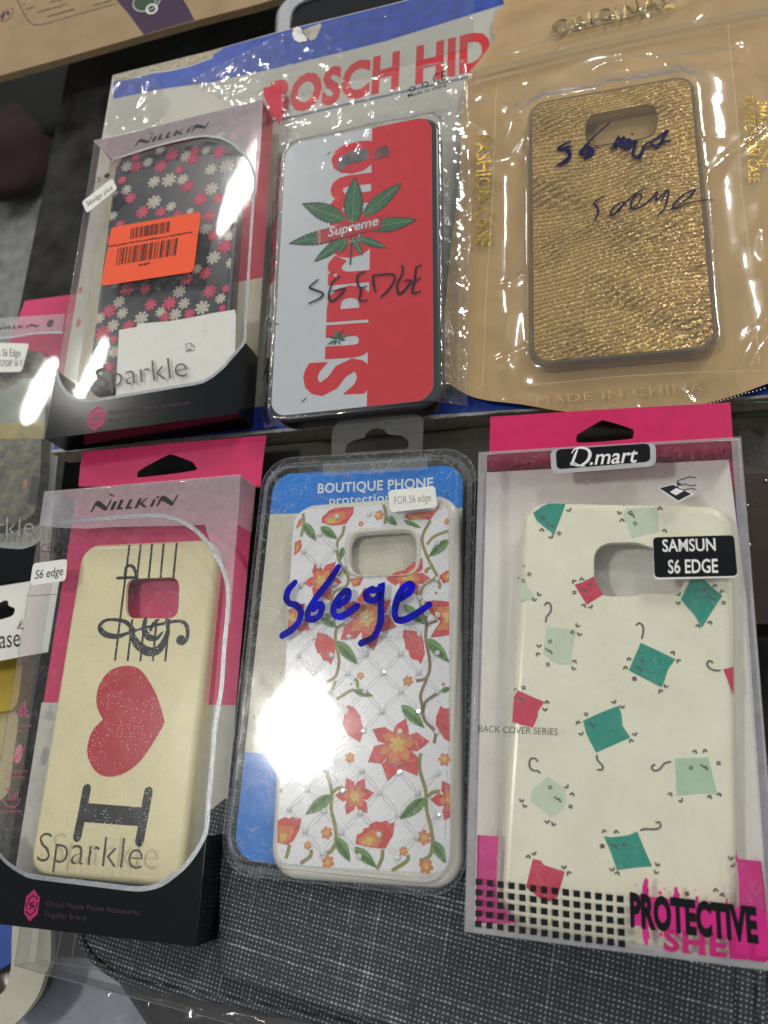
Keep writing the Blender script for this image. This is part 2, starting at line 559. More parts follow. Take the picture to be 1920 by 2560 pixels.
class MB:
    def __init__(s, thing):
        s.t = thing
        s.v, s.f, s.m, s.s = [], [], [], []
        s.mats = []

    def mi(s, m):
        if m not in s.mats:
            s.mats.append(m)
        return s.mats.index(m)

    def raw(s, V, Fc, mat, smooth=False):
        b = len(s.v)
        s.v += [tuple(x * MM for x in q) for q in V]
        k = s.mi(mat)
        for f in Fc:
            s.f.append(tuple(b + i for i in f))
            s.m.append(k)
            s.s.append(smooth)

    def flat(s, p, z, mat, holes=()):
        """flat polygon (local mm), facing up"""
        if len(p) < 3:
            return
        loops = [[Vector((x, y, 0)) for x, y in p]] + [[Vector((x, y, 0)) for x, y in h] for h in holes]
        tri = tessellate_polygon(loops)
        V = [(q.x, q.y, z) for l in loops for q in l]
        Fc = []
        for a, b, c in tri:
            ar = (V[b][0] - V[a][0]) * (V[c][1] - V[a][1]) - (V[b][1] - V[a][1]) * (V[c][0] - V[a][0])
            Fc.append((a, b, c) if ar > 0 else (a, c, b))
        s.raw(V, Fc, mat)

    def poly(s, px, z, mat, smooth=0, clip=None, holes=()):
        p = s.t.uvs(px, z)
        if smooth:
            p = smooth_closed(p, smooth)
        if clip:
            p = clip_to(p, clip)
        s.flat(p, z, mat, [s.t.uvs(h, z) for h in holes])

    def slab(s, p, z0, z1, mat, holes=()):
        s.flat(p, z1, mat, holes)
        for l in [p] + list(holes):
            n = len(l)
            V = [(x, y, z1) for x, y in l] + [(x, y, z0) for x, y in l]
            ccw = area2(l) > 0
            if l is not p:
                ccw = not ccw
            Fc = [((i, n + i, n + (i + 1) % n, (i + 1) % n) if ccw else (i, (i + 1) % n, n + (i + 1) % n, n + i)) for i in range(n)]
            s.raw(V, Fc, mat)

    def ribbon(s, p, w, z, mat, taper=False, sm=6, clip=None, zf=None):
        """p local mm polyline, w width mm (number or list at the control points)"""
        n0 = len(p)
        ws = w if hasattr(w, '__len__') else [w] * n0
        q = smooth_open(p, sm) if sm else list(p)
        k = len(q)
        L, R = [], []
        for i in range(k):
            a, b = Vector(q[max(0, i - 1)]), Vector(q[min(k - 1, i + 1)])
            d = (b - a)
            if d.length < 1e-9:
                d = Vector((1, 0))
            d.normalize()
            t = i / max(1, k - 1) * (n0 - 1)
            j = min(int(t), n0 - 2) if n0 > 1 else 0
            ww = ws[j] + (ws[min(j + 1, n0 - 1)] - ws[j]) * (t - j)
            if taper:
                ww *= 0.45 + 0.55 * math.sin(math.pi * (0.12 + 0.76 * i / max(1, k - 1)))
            nx, ny = -d.y * ww / 2, d.x * ww / 2
            L.append((q[i][0] + nx, q[i][1] + ny))
            R.append((q[i][0] - nx, q[i][1] - ny))
        if clip:
            for i in range(k - 1):
                c = clip_to([L[i], R[i], R[i + 1], L[i + 1]], clip)
                if len(c) > 2:
                    s.flat(c, z, mat)
            return
        V = [(x, y, zf(x, y) if zf else z) for x, y in L] + [(x, y, zf(x, y) if zf else z) for x, y in R]
        Fc = [(i, k + i, k + i + 1, i + 1) for i in range(k - 1)]
        s.raw(V, Fc, mat)
        for e in (0, k - 1):                    # rounded ends
            r = (Vector(L[e]) - Vector(R[e])).length / 2
            cx, cy = (L[e][0] + R[e][0]) / 2, (L[e][1] + R[e][1]) / 2
            zz = (zf(cx, cy) if zf else z) - 0.004
            s.raw([(cx + r * math.cos(a * math.pi / 4), cy + r * math.sin(a * math.pi / 4), zz) for a in range(8)], [tuple(range(8))], mat)

    def stroke(s, px, w, z, mat, taper=False, sm=6, clip=None, zf=None):
        s.ribbon(s.t.uvs(px, z), w, z, mat, taper, sm, clip, zf)

    def disc(s, c, r, z, mat, n=14, ry=None, rot=0):
        ry = ry or r
        V = []
        for i in range(n):
            a = 2 * math.pi * i / n
            x, y = r * math.cos(a), ry * math.sin(a)
            V.append((c[0] + x * math.cos(rot) - y * math.sin(rot), c[1] + x * math.sin(rot) + y * math.cos(rot), z))
        s.raw(V, [tuple(range(n))], mat)

    def text(s, body, p0, p1, ptop, z, mat, weight=0.0, space=1.0, ref='H', local=False):
        V, Fc = glyphs(body, weight, space)
        if not V:
            return
        x0, x1 = min(v[0] for v in V), max(v[0] for v in V)
        h = ref_height(ref)
        a, b, c = (Vector(q) if local else Vector(s.t.uv(q, z)) for q in (p0, p1, ptop))
        ex, ey = b - a, c - a
        W = []
        for x, y in V:
            q = a + ex * ((x - x0) / (x1 - x0)) + ey * (y / h)
            W.append((q.x, q.y, z))
        flip = ex.x * ey.y - ex.y * ey.x < 0
        s.raw(W, [f[::-1] if flip else f for f in Fc], mat)

    def build(s, name, parent=True, label=None):
        me = bpy.data.meshes.new(name)
        me.from_pydata(s.v, [], s.f)
        for m in s.mats:
            me.materials.append(m)
        me.polygons.foreach_set('material_index', s.m)
        me.polygons.foreach_set('use_smooth', s.s)
        me.update()
        o = bpy.data.objects.new(name, me)
        COL.objects.link(o)
        if isinstance(parent, bpy.types.Object):
            o.parent = parent
        elif parent and s.t.root:
            o.parent = s.t.root
        else:
            o.matrix_world = Matrix.Translation(s.t.M.translation * MM) @ s.t.M.to_3x3().to_4x4()
        if label:
            o['label'] = label
        return o


def tag(o, label, cat, group=None, kind=None):
    o['label'] = label
    o['category'] = cat
    if group:
        o['group'] = group
    if kind:
        o['kind'] = kind
    return o


def box_shell(mb, W, L, D, mat, bulge=0.35, nx=14, ny=24, skip=()):
    """clear carton: softly bulging front, four sides with rounded long edges, open to see through"""
    e = 1.2
    # front
    V, Fc = [], []
    for j in range(ny + 1):
        for i in range(nx + 1):
            x, y = (i / nx - .5) * (W - 2 * e), (j / ny - .5) * (L - 2 * e)
            b = bulge * (1 - (2 * x / W) ** 2) * (1 - (2 * y / L) ** 2)
            b += 0.10 * noise.noise(Vector((x * .022, y * .017, W * .1 + L)))
            ed = min(1, 6 * min(i / nx, 1 - i / nx, j / ny, 1 - j / ny))
            V.append((x, y, b * ed))
    for j in range(ny):
        for i in range(nx):
            a = j * (nx + 1) + i
            Fc.append((a, a + 1, a + nx + 2, a + nx + 1))
    mb.raw(V, Fc, mat, True)
    rings = []
    for k in range(5):
        a = math.pi / 2 * k / 4
        ins, z = e * (1 - math.sin(a)), -e * (1 - math.cos(a))
        rings.append([(sx * (W / 2 - ins), sy * (L / 2 - ins), z) for sx, sy in ((1, 1), (-1, 1), (-1, -1), (1, -1))])
    rings.append([(sx * W / 2, sy * L / 2, -D) for sx, sy in ((1, 1), (-1, 1), (-1, -1), (1, -1))])
    V = [q for r in rings for q in r]
    Fs = []
    for k in range(len(rings) - 1):
        for i in range(4):
            j = (i + 1) % 4
            Fs.append((k * 4 + i, (k + 1) * 4 + i, (k + 1) * 4 + j, k * 4 + j))
    mb.raw(V, Fs[:16], mat, True)
    mb.raw(V, Fs[16:], mat, False)


def case_shell(mb, W, L, T, rc, re, mat, hole=None, wall=1.3, deep=1.6, belly=0.9, side=None, n=8):
    """phone case lying face down: back plate, rounded edge, side wall, camera hole, hollow underneath"""
    side = side or mat
    prof = []
    for k in range(6):
        a = math.pi / 2 * k / 5
        prof.append((re * (1 - math.sin(a)), -re * (1 - math.cos(a)) if re else 0))
    for k in range(1, 4):
        prof.append((belly * (k / 3) ** 2, -re - (T - re) * k / 3))
    prof.append((belly + wall, -T))
    prof.append((wall + .3, -deep - .8))
    rings = [rrect(W - 2 * i, L - 2 * i, max(0.4, rc - i), n) for i, z in prof]
    k = len(rings[0])
    top = rings[0]
    holes = [hole] if hole else []
    mb.flat(top, 0, mat, holes)
    for a in range(len(prof) - 1):
        V = [(x, y, prof[a][1]) for x, y in rings[a]] + [(x, y, prof[a + 1][1]) for x, y in rings[a + 1]]
        mb.raw(V, [(i, k + i, k + (i + 1) % k, (i + 1) % k) for i in range(k)], mat if a < 3 else side, True)
    mb.flat(rings[-1], -deep, side, holes)
    if hole:
        if area2(hole) > 0:
            hole = hole[::-1]
        h = len(hole)
        V = [(x, y, 0) for x, y in hole] + [(x, y, -deep) for x, y in hole]
        mb.raw(V, [(i, h + i, h + (i + 1) % h, (i + 1) % h) for i in range(h)], mat, True)


def cdt_sheet(outline, step, zf, jitter=0.25):
    if area2(outline) < 0:
        outline = outline[::-1]
    xs, ys = [p[0] for p in outline], [p[1] for p in outline]
    pts = [Vector(p) for p in outline]
    n = len(pts)
    rnd = random.Random(3)

    def inside(x, y):
        c = False
        for i in range(n):
            a, b = outline[i - 1], outline[i]
            if (a[1] > y) != (b[1] > y) and x < (b[0] - a[0]) * (y - a[1]) / (b[1] - a[1]) + a[0]:
                c = not c
        return c
    y = min(ys) + step * .5
    while y < max(ys):
        x = min(xs) + step * .5
        while x < max(xs):
            u, v = x + rnd.uniform(-jitter, jitter) * step, y + rnd.uniform(-jitter, jitter) * step
            if inside(u, v):
                pts.append(Vector((u, v)))
            x += step
        y += step
    V, E, Fc, *_ = delaunay_2d_cdt(pts, [(i, (i + 1) % n) for i in range(n)], [], 1, 1e-5)
    out = []
    for f in Fc:
        a, b, c = f[:3]
        ar = (V[b].x - V[a].x) * (V[c].y - V[a].y) - (V[b].y - V[a].y) * (V[c].x - V[a].x)
        out.append(tuple(f) if ar > 0 else tuple(f)[::-1])
    return [(v.x, v.y, zf(v.x, v.y)) for v in V], out


def crease(x, y, s, seed, k=3.2):
    u = Vector((x * s, y * s, seed))
    w = noise.noise_vector(u * .6 + Vector((9, 3, 1))) * .8
    return max(0, 1 - abs(noise.noise(u + w)) * k * 2) ** 1.6


def rect_dist(x, y, W, L, r=6):
    qx, qy = abs(x) - W / 2 + r, abs(y) - L / 2 + r
    return math.hypot(max(qx, 0), max(qy, 0)) + min(max(qx, qy), 0) - r


def ridged(x, y, s, seed, stretch=1.0, ang=0.0):
    c, d = math.cos(ang), math.sin(ang)
    u, v = (x * c + y * d) * s, (-x * d + y * c) * s * stretch
    return 1 - abs(noise.noise(Vector((u, v, seed)))) * 2.2


# shared colours -----------------------------------------------------
CLEAR = film('clear_carton_plastic', haze=0.018, rough=0.045, refl=1.5, scratch=0.10, halo=0.16, halor=0.2, blotch=0.10)
FROST = film('frosted_plastic', tint=(0.92, 0.92, 0.94), haze=0.30, hazecol=(0.72, 0.70, 0.75), rough=0.12, refl=0.7, halo=0.5, scratch=0.08, blotch=0.25)
SOFT = film('milky_plastic', haze=0.16, hazecol=(0.7, 0.68, 0.6), rough=0.15, refl=0.6, halo=0.5)
BLISTER = film('blister_plastic', haze=0.012, rough=0.10, refl=1.7, scratch=0.30, halo=0.22, halor=0.24, wobble=0.018)
CRINKLE = film('crinkled_film', haze=0.012, rough=0.06, refl=3.2, halo=0.15, halor=0.2)
INK = paint('black_print', (0.004, 0.0045, 0.006), 0.3, 0.1, spec=0.3)
BLACKCARD = paint('black_glossy_print', (0.0025, 0.0035, 0.005), 0.16, 0.2, bump=0.05, bs=0.15, spec=.35)
SILVER = paint('silver_foil', (0.33, 0.34, 0.36), 0.28, 0.3, 1.3, metal=0.7, bump=0.4, bs=3)
DKFOIL = paint('dark_foil', (0.10, 0.095, 0.085), 0.35, 0.4, 0.8, metal=0.4)
GREYPRINT = paint('grey_logo_print', (0.016, 0.015, 0.020), 0.4, spec=.3)
PINKCARD = paint('pink_card', (0.60, 0.008, 0.115), 0.38, 0.08)
LITPINKCARD = paint('yellow_lit_pink_card', (0.55, 0.012, 0.05), 0.4, 0.1)  # pink card like the lower carton's, yellowish light put into its colour
CREAMCARD = paint('cream_card', (0.62, 0.56, 0.42), 0.6, 0.06)
GREYCARD = paint('pale_grey_card', (0.55, 0.54, 0.48), 0.6, 0.06)
WHITE = paint('white_paper', (0.80, 0.79, 0.74), 0.6, 0.03)
STICKER = paint('white_sticker', (0.78, 0.78, 0.73), 0.45, 0.03)
MAGENTA = paint('magenta_print', (0.42, 0.012, 0.12), 0.35)
DIMPURPLE = paint('dim_purple_print', (0.05, 0.012, 0.03), 0.4)
REDINK = paint('red_print', (0.56, 0.022, 0.026), 0.4, 0.05)


def hexlogo(mb, c, r, z, mat, ground, ry=None):
    """hexagon badge with a folded-line mark, in local mm"""
    ry = ry or r
    hx = [(c[0] + r * math.cos(math.radians(a)), c[1] + ry * math.sin(math.radians(a))) for a in (30, 90, 150, 210, 270, 330)]
    mb.flat(hx, z, mat)
    for pts in ([(.62, .42), (.0, .62), (-.55, .30), (-.2, .05), (.25, .25)], [(-.62, -.42), (.0, -.62), (.55, -.30), (.2, -.05), (-.25, -.25)],
                [(-.62, .12), (-.62, -.2)], [(.62, -.12), (.62, .2)], [(-.25, -.02), (.28, .0)]):
        mb.ribbon([(c[0] + x * r, c[1] + y * ry) for x, y in pts], r * .13, z + .05, ground, sm=0)


LOGO = [[(458, 276), (492, 212), (505, 198), (525, 200), (575, 240), (600, 190), (612, 188), (575, 262), (560, 268), (515, 240), (495, 232), (470, 276)],
        [(585, 150), (600, 150), (637, 170), (612, 168)],
        [(597, 262), (622, 205), (650, 200), (622, 262)], [(640, 258), (672, 192), (695, 190), (668, 243), (690, 243), (683, 256)],
        [(703, 254), (735, 188), (757, 186), (730, 239), (752, 238), (745, 252)], [(765, 250), (800, 182), (822, 180), (790, 247)],
        [(805, 215), (850, 178), (864, 176), (824, 212), (852, 240), (836, 245), (803, 222)], [(872, 238), (897, 190), (917, 188), (893, 236)],
        [(915, 182), (922, 168), (942, 166), (933, 180)],
        [(915, 236), (945, 175), (960, 162), (985, 168), (1030, 205), (1056, 160), (1068, 158), (1032, 222), (1017, 232), (965, 200), (950, 200), (927, 236)]]


def logo(mb, a, b, c, z, mat):
    """lettering placed by three points: its bottom left, its top right, the top of its first letter"""
    A, B, C = Vector((458, 276)), Vector((1068, 158)), Vector((500, 198))
    a, b, c = (Vector(mb.t.uv(q, z)) for q in (a, b, c))
    e1, e2 = B - A, C - A
    det = e1.x * e2.y - e1.y * e2.x
    for g in LOGO:
        pts = []
        for q in g:
            d = Vector(q) - A
            s, t = (d.x * e2.y - d.y * e2.x) / det, (e1.x * d.y - e1.y * d.x) / det
            w = a + (b - a) * s + (c - a) * t
            pts.append((w.x, w.y))
        mb.flat(pts, z, mat)


def flower(c, r, n=8, inner=0.42, rot=0.0, k=6):
    out = []
    for i in range(n * k):
        a = 2 * math.pi * i / (n * k)
        f = abs(math.sin(n * a / 2)) ** 0.55
        rr = r * (inner + (1 - inner) * f)
        out.append((c[0] + rr * math.cos(a + rot), c[1] + rr * math.sin(a + rot)))
    return out


def leaf_pts(a, b, hw, n=14, saw=0.0):
    """leaf outline from base a to tip b, half width hw"""
    a, b = Vector(a), Vector(b)
    d = b - a
    nrm = Vector((-d.y, d.x)).normalized()
    up, dn = [], []
    for i in range(n + 1):
        t = i / n
        w = hw * math.sin(math.pi * t ** 0.8) ** 0.9 if 0 < t < 1 else 0
        if saw and 0 < i < n:
            w *= 1 + (saw if i % 2 else -saw)
        c = a + d * t
        up.append(tuple(c + nrm * w))
        dn.append(tuple(c - nrm * w))
    return up + dn[-2:0:-1]


# ------------------------------------------------------------------ the setting: floor, counter, rail
def base_frame(h, yaw=0.0):
    return frame(0, 0, h, yaw, 0, 0)


floor = Thing(base_frame(-820))
mb = MB(floor)
FLOORM = paint('grey_floor', (0.20, 0.20, 0.19), 0.8, 0.5, 0.006, grain=0.4, gs=0.03)
mb.flat([(-3500, -3500), (3500, -3500), (3500, 3500), (-3500, 3500)], 0, FLOORM)
tag(mb.build('floor', False), 'dull grey floor far below the display counter', 'floor', kind='structure')

counter = Thing(base_frame(-62))
mb = MB(counter)
COUNTER = paint('dark_counter', (0.0035, 0.003, 0.0025), 0.6, 0.5, 0.02, spec=.15, grain=.6, gs=.035)  # lighter grain puts faint grey reflections into the colour
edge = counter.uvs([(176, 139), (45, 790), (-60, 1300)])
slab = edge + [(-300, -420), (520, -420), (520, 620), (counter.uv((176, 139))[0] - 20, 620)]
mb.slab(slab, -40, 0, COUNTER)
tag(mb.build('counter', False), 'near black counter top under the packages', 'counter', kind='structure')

rail = Thing(base_frame(-24))
mb = MB(rail)
RAIL = paint('olive_rail', (0.045, 0.041, 0.028), 0.45, 0.35, 0.05, grain=0.25, gs=0.9)
rr = rail.uvs([(560, 1125), (1990, 1000), (1990, 1184), (1400, 1196), (560, 1220)])
mb.slab(rr, -36, 0, RAIL)
DARKLINE = paint('rail_groove', (0.02, 0.018, 0.014), 0.6)
mb.stroke([(1700, 1052), (1830, 1045), (1990, 1036)], .5, .05, DARKLINE)
for i in range(26):
    x, y = random.uniform(1835, 1915), random.uniform(1040, 1180)
    mb.disc(rail.uv((x, y), .06), random.uniform(.15, .5), .06, DARKLINE, 7, random.uniform(.1, .2), random.uniform(0, 3))
tag(mb.build('shelf_rail', False), 'olive grey shelf rail between the two rows of cases', 'rail', kind='structure')

# glass strip lying on the rail at the right edge
gl = Thing(base_frame(-14))
mb = MB(gl)
GLASS = film('glass_edge', tint=(0.75, 0.8, 0.78), haze=0.05, rough=0.03, refl=2.5)
GLINT = paint('glass_edge_glint', (0.55, 0.57, 0.55), 0.18, 0.5, 0.3, metal=0.8)
gp = gl.uvs([(1800, 985), (1990, 975), (1990, 1006), (1800, 1010)])
mb.slab(gp, -1.5, 0, GLASS)
mb.stroke([(1834, 1007), (1880, 1005), (1985, 1003)], .55, .05, GLINT, sm=3)  # bright lines drawn as the highlight along the glass edge
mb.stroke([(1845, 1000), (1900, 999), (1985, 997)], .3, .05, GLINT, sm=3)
tag(mb.build('glass_strip', False), 'narrow glass strip with glints painted along its edge beside the tan pouch, right edge of the display', 'glass')

# studded brown case behind the square-cat box
st = Thing(base_frame(-20), 'brown_case', 'dark brown case with small chrome studs, right of the box with square cats', 'case')
mb = MB(st)
BROWN = paint('brown_leather', (0.035, 0.018, 0.008), 0.5, 0.4, 0.05, bump=0.3, bs=0.8)
mb.slab(st.uvs([(1780, 1190), (1990, 1184), (2010, 1560), (1790, 1560)]), -30, 0, BROWN)
mb.build('body')
CHROME = paint('chrome', (0.75, 0.75, 0.73), 0.12, 0.05, metal=1.0)
for p in ((1915, 1201), (1869, 1263), (1874, 1362)):
    mb = MB(st)
    u, v = st.uv(p, .3)
    V, Fc = [], []
    for k in range(4):
        a = math.pi / 2 * k / 4
        for i in range(10):
            b = 2 * math.pi * i / 10
            V.append((u + .75 * math.cos(a) * math.cos(b), v + .75 * math.cos(a) * math.sin(b), .7 * math.sin(a)))
    V.append((u, v, .72))
    for k in range(3):
        for i in range(10):
            Fc.append((k * 10 + i, k * 10 + (i + 1) % 10, (k + 1) * 10 + (i + 1) % 10, (k + 1) * 10 + i))
    Fc += [(30 + i, 30 + (i + 1) % 10, 40) for i in range(10)]
    mb.raw(V, Fc, CHROME, True)
    mb.build('stud')


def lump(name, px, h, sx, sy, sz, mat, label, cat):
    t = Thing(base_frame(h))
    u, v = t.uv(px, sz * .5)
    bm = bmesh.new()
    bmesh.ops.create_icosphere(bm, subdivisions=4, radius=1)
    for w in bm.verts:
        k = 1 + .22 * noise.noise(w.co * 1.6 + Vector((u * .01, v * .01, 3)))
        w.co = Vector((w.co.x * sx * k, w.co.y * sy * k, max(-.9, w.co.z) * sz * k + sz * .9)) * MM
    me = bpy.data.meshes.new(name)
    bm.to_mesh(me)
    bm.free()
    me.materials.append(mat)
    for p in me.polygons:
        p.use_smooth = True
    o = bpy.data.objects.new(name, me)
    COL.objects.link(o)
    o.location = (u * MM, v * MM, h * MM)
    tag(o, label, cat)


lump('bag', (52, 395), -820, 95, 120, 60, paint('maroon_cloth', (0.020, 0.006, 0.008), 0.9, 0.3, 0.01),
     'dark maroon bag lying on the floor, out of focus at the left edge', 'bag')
lump('bag', (70, 230), -820, 190, 190, 60, paint('floor_shade_black', (0.006, 0.006, 0.006), 0.9, 0.3, 0.01),  # no real bag: dark lump added to stand for shade on the floor
     'added black lump standing in for shade on the floor, under the brown carton corner', 'bag')

# ------------------------------------------------------------------ brown cardboard carton, top left
ct = Thing(base_frame(-30), 'cardboard_carton', 'brown cardboard carton with purple band and green oval, top left corner', 'carton')
CARD = paint('brown_cardboard', (0.34, 0.235, 0.125), 0.8, 0.12, 0.05, grain=0.15, gs=1.2)
PURPLE = paint('purple_print', (0.035, 0.008, 0.045), 0.6)
GREEN = paint('dark_green_print', (0.006, 0.05, 0.014), 0.5)
BROWNINK = paint('brown_print', (0.13, 0.065, 0.06), 0.7)
mb = MB(ct)
top = [(-60, 204), (0, 189), (170, 142), (347, 91), (486, 52), (640, 12), (760, -25), (700, -420), (-260, -330)]
mb.slab(ct.uvs(top), -5, 0, CARD)
mb.build('body')
mb = MB(ct)
mb.poly([(282, -10), (318, 30), (359, 86), (486, 50), (468, 15), (452, -12), (430, -120), (230, -100)], .1, PURPLE)
mb.build('purple_band')
mb = MB(ct)
c = ct.uv((367, 2), .2)
mb.disc(c, 11.2, .2, STICKER, 28, 9.2, -.35)
mb.disc(c, 10.6, .3, GREEN, 28, 8.6, -.35)
mb.text('O', *P('tl', (1262, 130), (1368, 108), (1255, 45)), .4, STICKER, .01)
mb.disc(ct.uv(P('tl', (1345, 12))[0], .4), .7, .4, STICKER)
mb.build('oval_label')
mb = MB(ct)
mb.stroke(P('tl', (140, -20), (215, 130), (262, 195), (320, 214), (420, 195), (700, 115), (1010, 28)), .8, .12, BROWNINK, sm=4)
for a, b, w in (((320, 108), (580, 35), 1.3), ((415, 140), (640, 80), 1.5), ((810, 45), (960, 5), 1.5), ((200, 40), (215, 35), 1.5), ((225, 78), (290, 62), 1.3), ((430, 20), (560, -15), 1.3)):
    x, n = a[0], 0
    while x < b[0] - 8:
        e = min(b[0], x + random.uniform(10, 26))
        f = lambda q: a[1] + (b[1] - a[1]) * (q - a[0]) / (b[0] - a[0])
        mb.stroke(P('tl', (x, f(x) + random.uniform(-3, 3)), (e, f(e) + random.uniform(-3, 3))), w * random.uniform(.6, 1), .12, BROWNINK, sm=0)
        x = e + random.uniform(3, 8)
c = ct.uv(P('tl', (55, 125))[0], .12)
mb.disc(c, 6.3, .12, BROWNINK, 24)
mb.disc(c, 5.6, .17, CARD, 24)
mb.disc(ct.uv(P('tl', (45, 130))[0], .22), 4.2, .22, PURPLE, 6)
mb.flat(ct.uvs(P('tl', (30, 165), (80, 160), (50, 105)), .3), .3, CARD)
mb.build('printed_text')

# ------------------------------------------------------------------ pale phone case behind the long carton
wt = Thing(base_frame(-26))
mb = MB(wt)
q = wt.uvs([(688, -8), (1290, -165), (1300, 330), (676, 330)])
out_ = roundpoly(q, 17, 8)
cc = Vector((sum(p[0] for p in q) / 4, sum(p[1] for p in q) / 4))
ins = lambda f: [tuple(cc + (Vector(p) - cc) * f) for p in out_]
PALE = paint('pale_grey_plastic', (0.42, 0.43, 0.45), 0.35)
PALED = paint('translucent_grey_plastic', (0.20, 0.20, 0.20), 0.3)
mb.slab(out_, -8, -2.0, PALED)
mb.slab(ins(.965), -4, 0, PALE, [ins(.86)])
mb.flat(ins(.87), -1.6, paint('black_glass', (0.008, 0.009, 0.012), 0.12))
tag(mb.build('phone_case', False), 'black phone case with rounded pale rim behind the long white and blue carton', 'phone case')

# ------------------------------------------------------------------ long white carton with blue bands
bx = Thing(frame(0, 0, -12.0, 0, 0, 0), 'long_carton', 'worn long white carton with blue bands and big red lettering under the upper row', 'carton')
WCARD = paint('white_carton', (0.50, 0.49, 0.43), 0.42, 0.06, 0.05, coat=0.2)
BLUE = paint('blue_carton_print', (0.018, 0.062, 0.40), 0.35, 0.25, 0.15, coat=0.3, grain=0.12, gs=1.5)
TORN = paint('torn_card', (0.42, 0.37, 0.28), 0.9, 0.3, 0.4, bump=0.5)
EDGEW = paint('scuffed_edge', (0.42, 0.42, 0.44), 0.8, 0.5, 0.4)
BRED = paint('carton_red_print', (0.60, 0.022, 0.030), 0.38, 0.06)
body = [(282, 188), (530, 126), (700, 78), (960, 14), (1284, -70), (1960, -235), (1990, 985), (1880, 997), (1300, 1030), (1069, 1046), (900, 1063), (667, 1083), (400, 1110), (128, 1132), (240, 440), (255, 344)]
mb = MB(bx)
up = bx.uvs(body)
mb.flat(up, 0, WCARD)
n = len(up)
CARDSIDE = paint('carton_side', (0.30, 0.26, 0.19), 0.75, 0.3, 0.3, grain=0.2, gs=1)
mb.raw([(x, y, 0) for x, y in up] + [(x, y, -14) for x, y in up], [(i, (i + 1) % n, n + (i + 1) % n, n + i) for i in range(n)], CARDSIDE)
mb.build('body')
mb = MB(bx)
mb.poly([(284, 204), (330, 197), (380, 184), (425, 178), (470, 168), (530, 146), (540, 124), (700, 80), (960, 16), (1284, -66), (1960, -230), (1960, -165), (1284, 3), (960, 104), (700, 168), (530, 205), (400, 223), (283, 247)], .06, BLUE)
mb.build('blue_band', label='blue band along the far edge')
mb = MB(bx)
mb.poly([(130, 1124), (400, 1100), (667, 1075), (900, 1055), (1069, 1038), (1300, 1023), (1880, 990), (1988, 980), (1988, 900), (1300, 950), (1069, 975), (667, 1015), (150, 1060)], .06, BLUE)
rnd = random.Random(5)
x = 420
while x < 1900:                                # white scuffs along the near edge
    yb = 1083 - (x - 667) * .085 if x < 1300 else 1030 - (x - 1300) * .057
    w = rnd.uniform(15, 60)
    mb.poly([(x, yb), (x + w * .4, yb - rnd.uniform(2, 7)), (x + w, yb - .085 * w - rnd.uniform(0, 4)), (x + w * .9, yb - .085 * w), ], .1, EDGEW)
    x += rnd.uniform(12, 50)
mb.build('blue_band', label='blue band along the near edge, scuffed white')
mb = MB(bx)
mb.text('BOSCH HID', (668, 292), (1226, 163), (677, 210), .12, BRED, .045, 1.06)
mb.build('lettering')
mb = MB(bx)
LINE = paint('grey_blue_line', (0.16, 0.18, 0.24), 0.5)
mb.stroke([(640, 312), (704, 299), (860, 262), (960, 240), (1165, 194), (1300, 165)], 1.5, .1, LINE, sm=3)
mb.build('printed_line')
mb = MB(bx)
for pts in ([(282, 188), (330, 178), (430, 152), (530, 126), (560, 120), (525, 143), (470, 164), (425, 172), (380, 178), (330, 192), (286, 203)],):
    mb.poly(pts, .14, TORN)
mb.build('torn_edge')
mb = MB(bx)
mb.poly([(734, 72), (742, 66), (752, 70), (757, 84), (765, 92), (768, 102), (748, 106), (736, 100), (730, 86)], .5, WHITE)
mb.build('torn_paper')
mb = MB(bx)
mb.poly([(757, 76), (770, 70), (802, 58), (803, 66), (795, 84), (788, 98), (776, 101), (766, 92)], .3, paint('torn_paper', (0.6, 0.56, 0.46), 0.8))
mb.poly([(757, 76), (775, 70), (778, 80), (768, 88)], .6, TORN)
mb.build('torn_paper')
# clear packing tape, wrinkled, along the far edge
TAPE = film('packing_tape', haze=0.015, rough=0.07, refl=2.6, halo=0.2, halor=0.25)


def tape_z(x, y):
    return .3 + .5 * crease(x, y, .06, 2.5) + .35 * crease(x, y, .13, 7.5) + .03 * ridged(x, y, .6, 8.1, .5, .3)


for pts in ([(470, 205), (700, 88), (960, 24), (1190, -34), (1180, 120), (960, 180), (760, 240), (650, 300)], [(286, 200), (380, 182), (430, 260), (400, 320), (290, 345), (262, 330)]):
    mb = MB(bx)
    V, Fc = cdt_sheet(bx.uvs(pts), 1.5, tape_z)
    mb.raw(V, Fc, TAPE, True)
    mb.build('packing_tape')

# ------------------------------------------------------------------ clear carton, upper left (flowers case)
GP = 'clear phone case cartons'
t1 = Thing(B1, 'phone_case_box', 'clear carton with orange barcode sticker holding the black flowered case, upper left', 'phone case box', GP)
W1, L1, D1 = 102.87, 183.35, 15.0
mb = MB(t1)
box_shell(mb, W1, L1, D1, CLEAR)
mb.build('clear_shell')
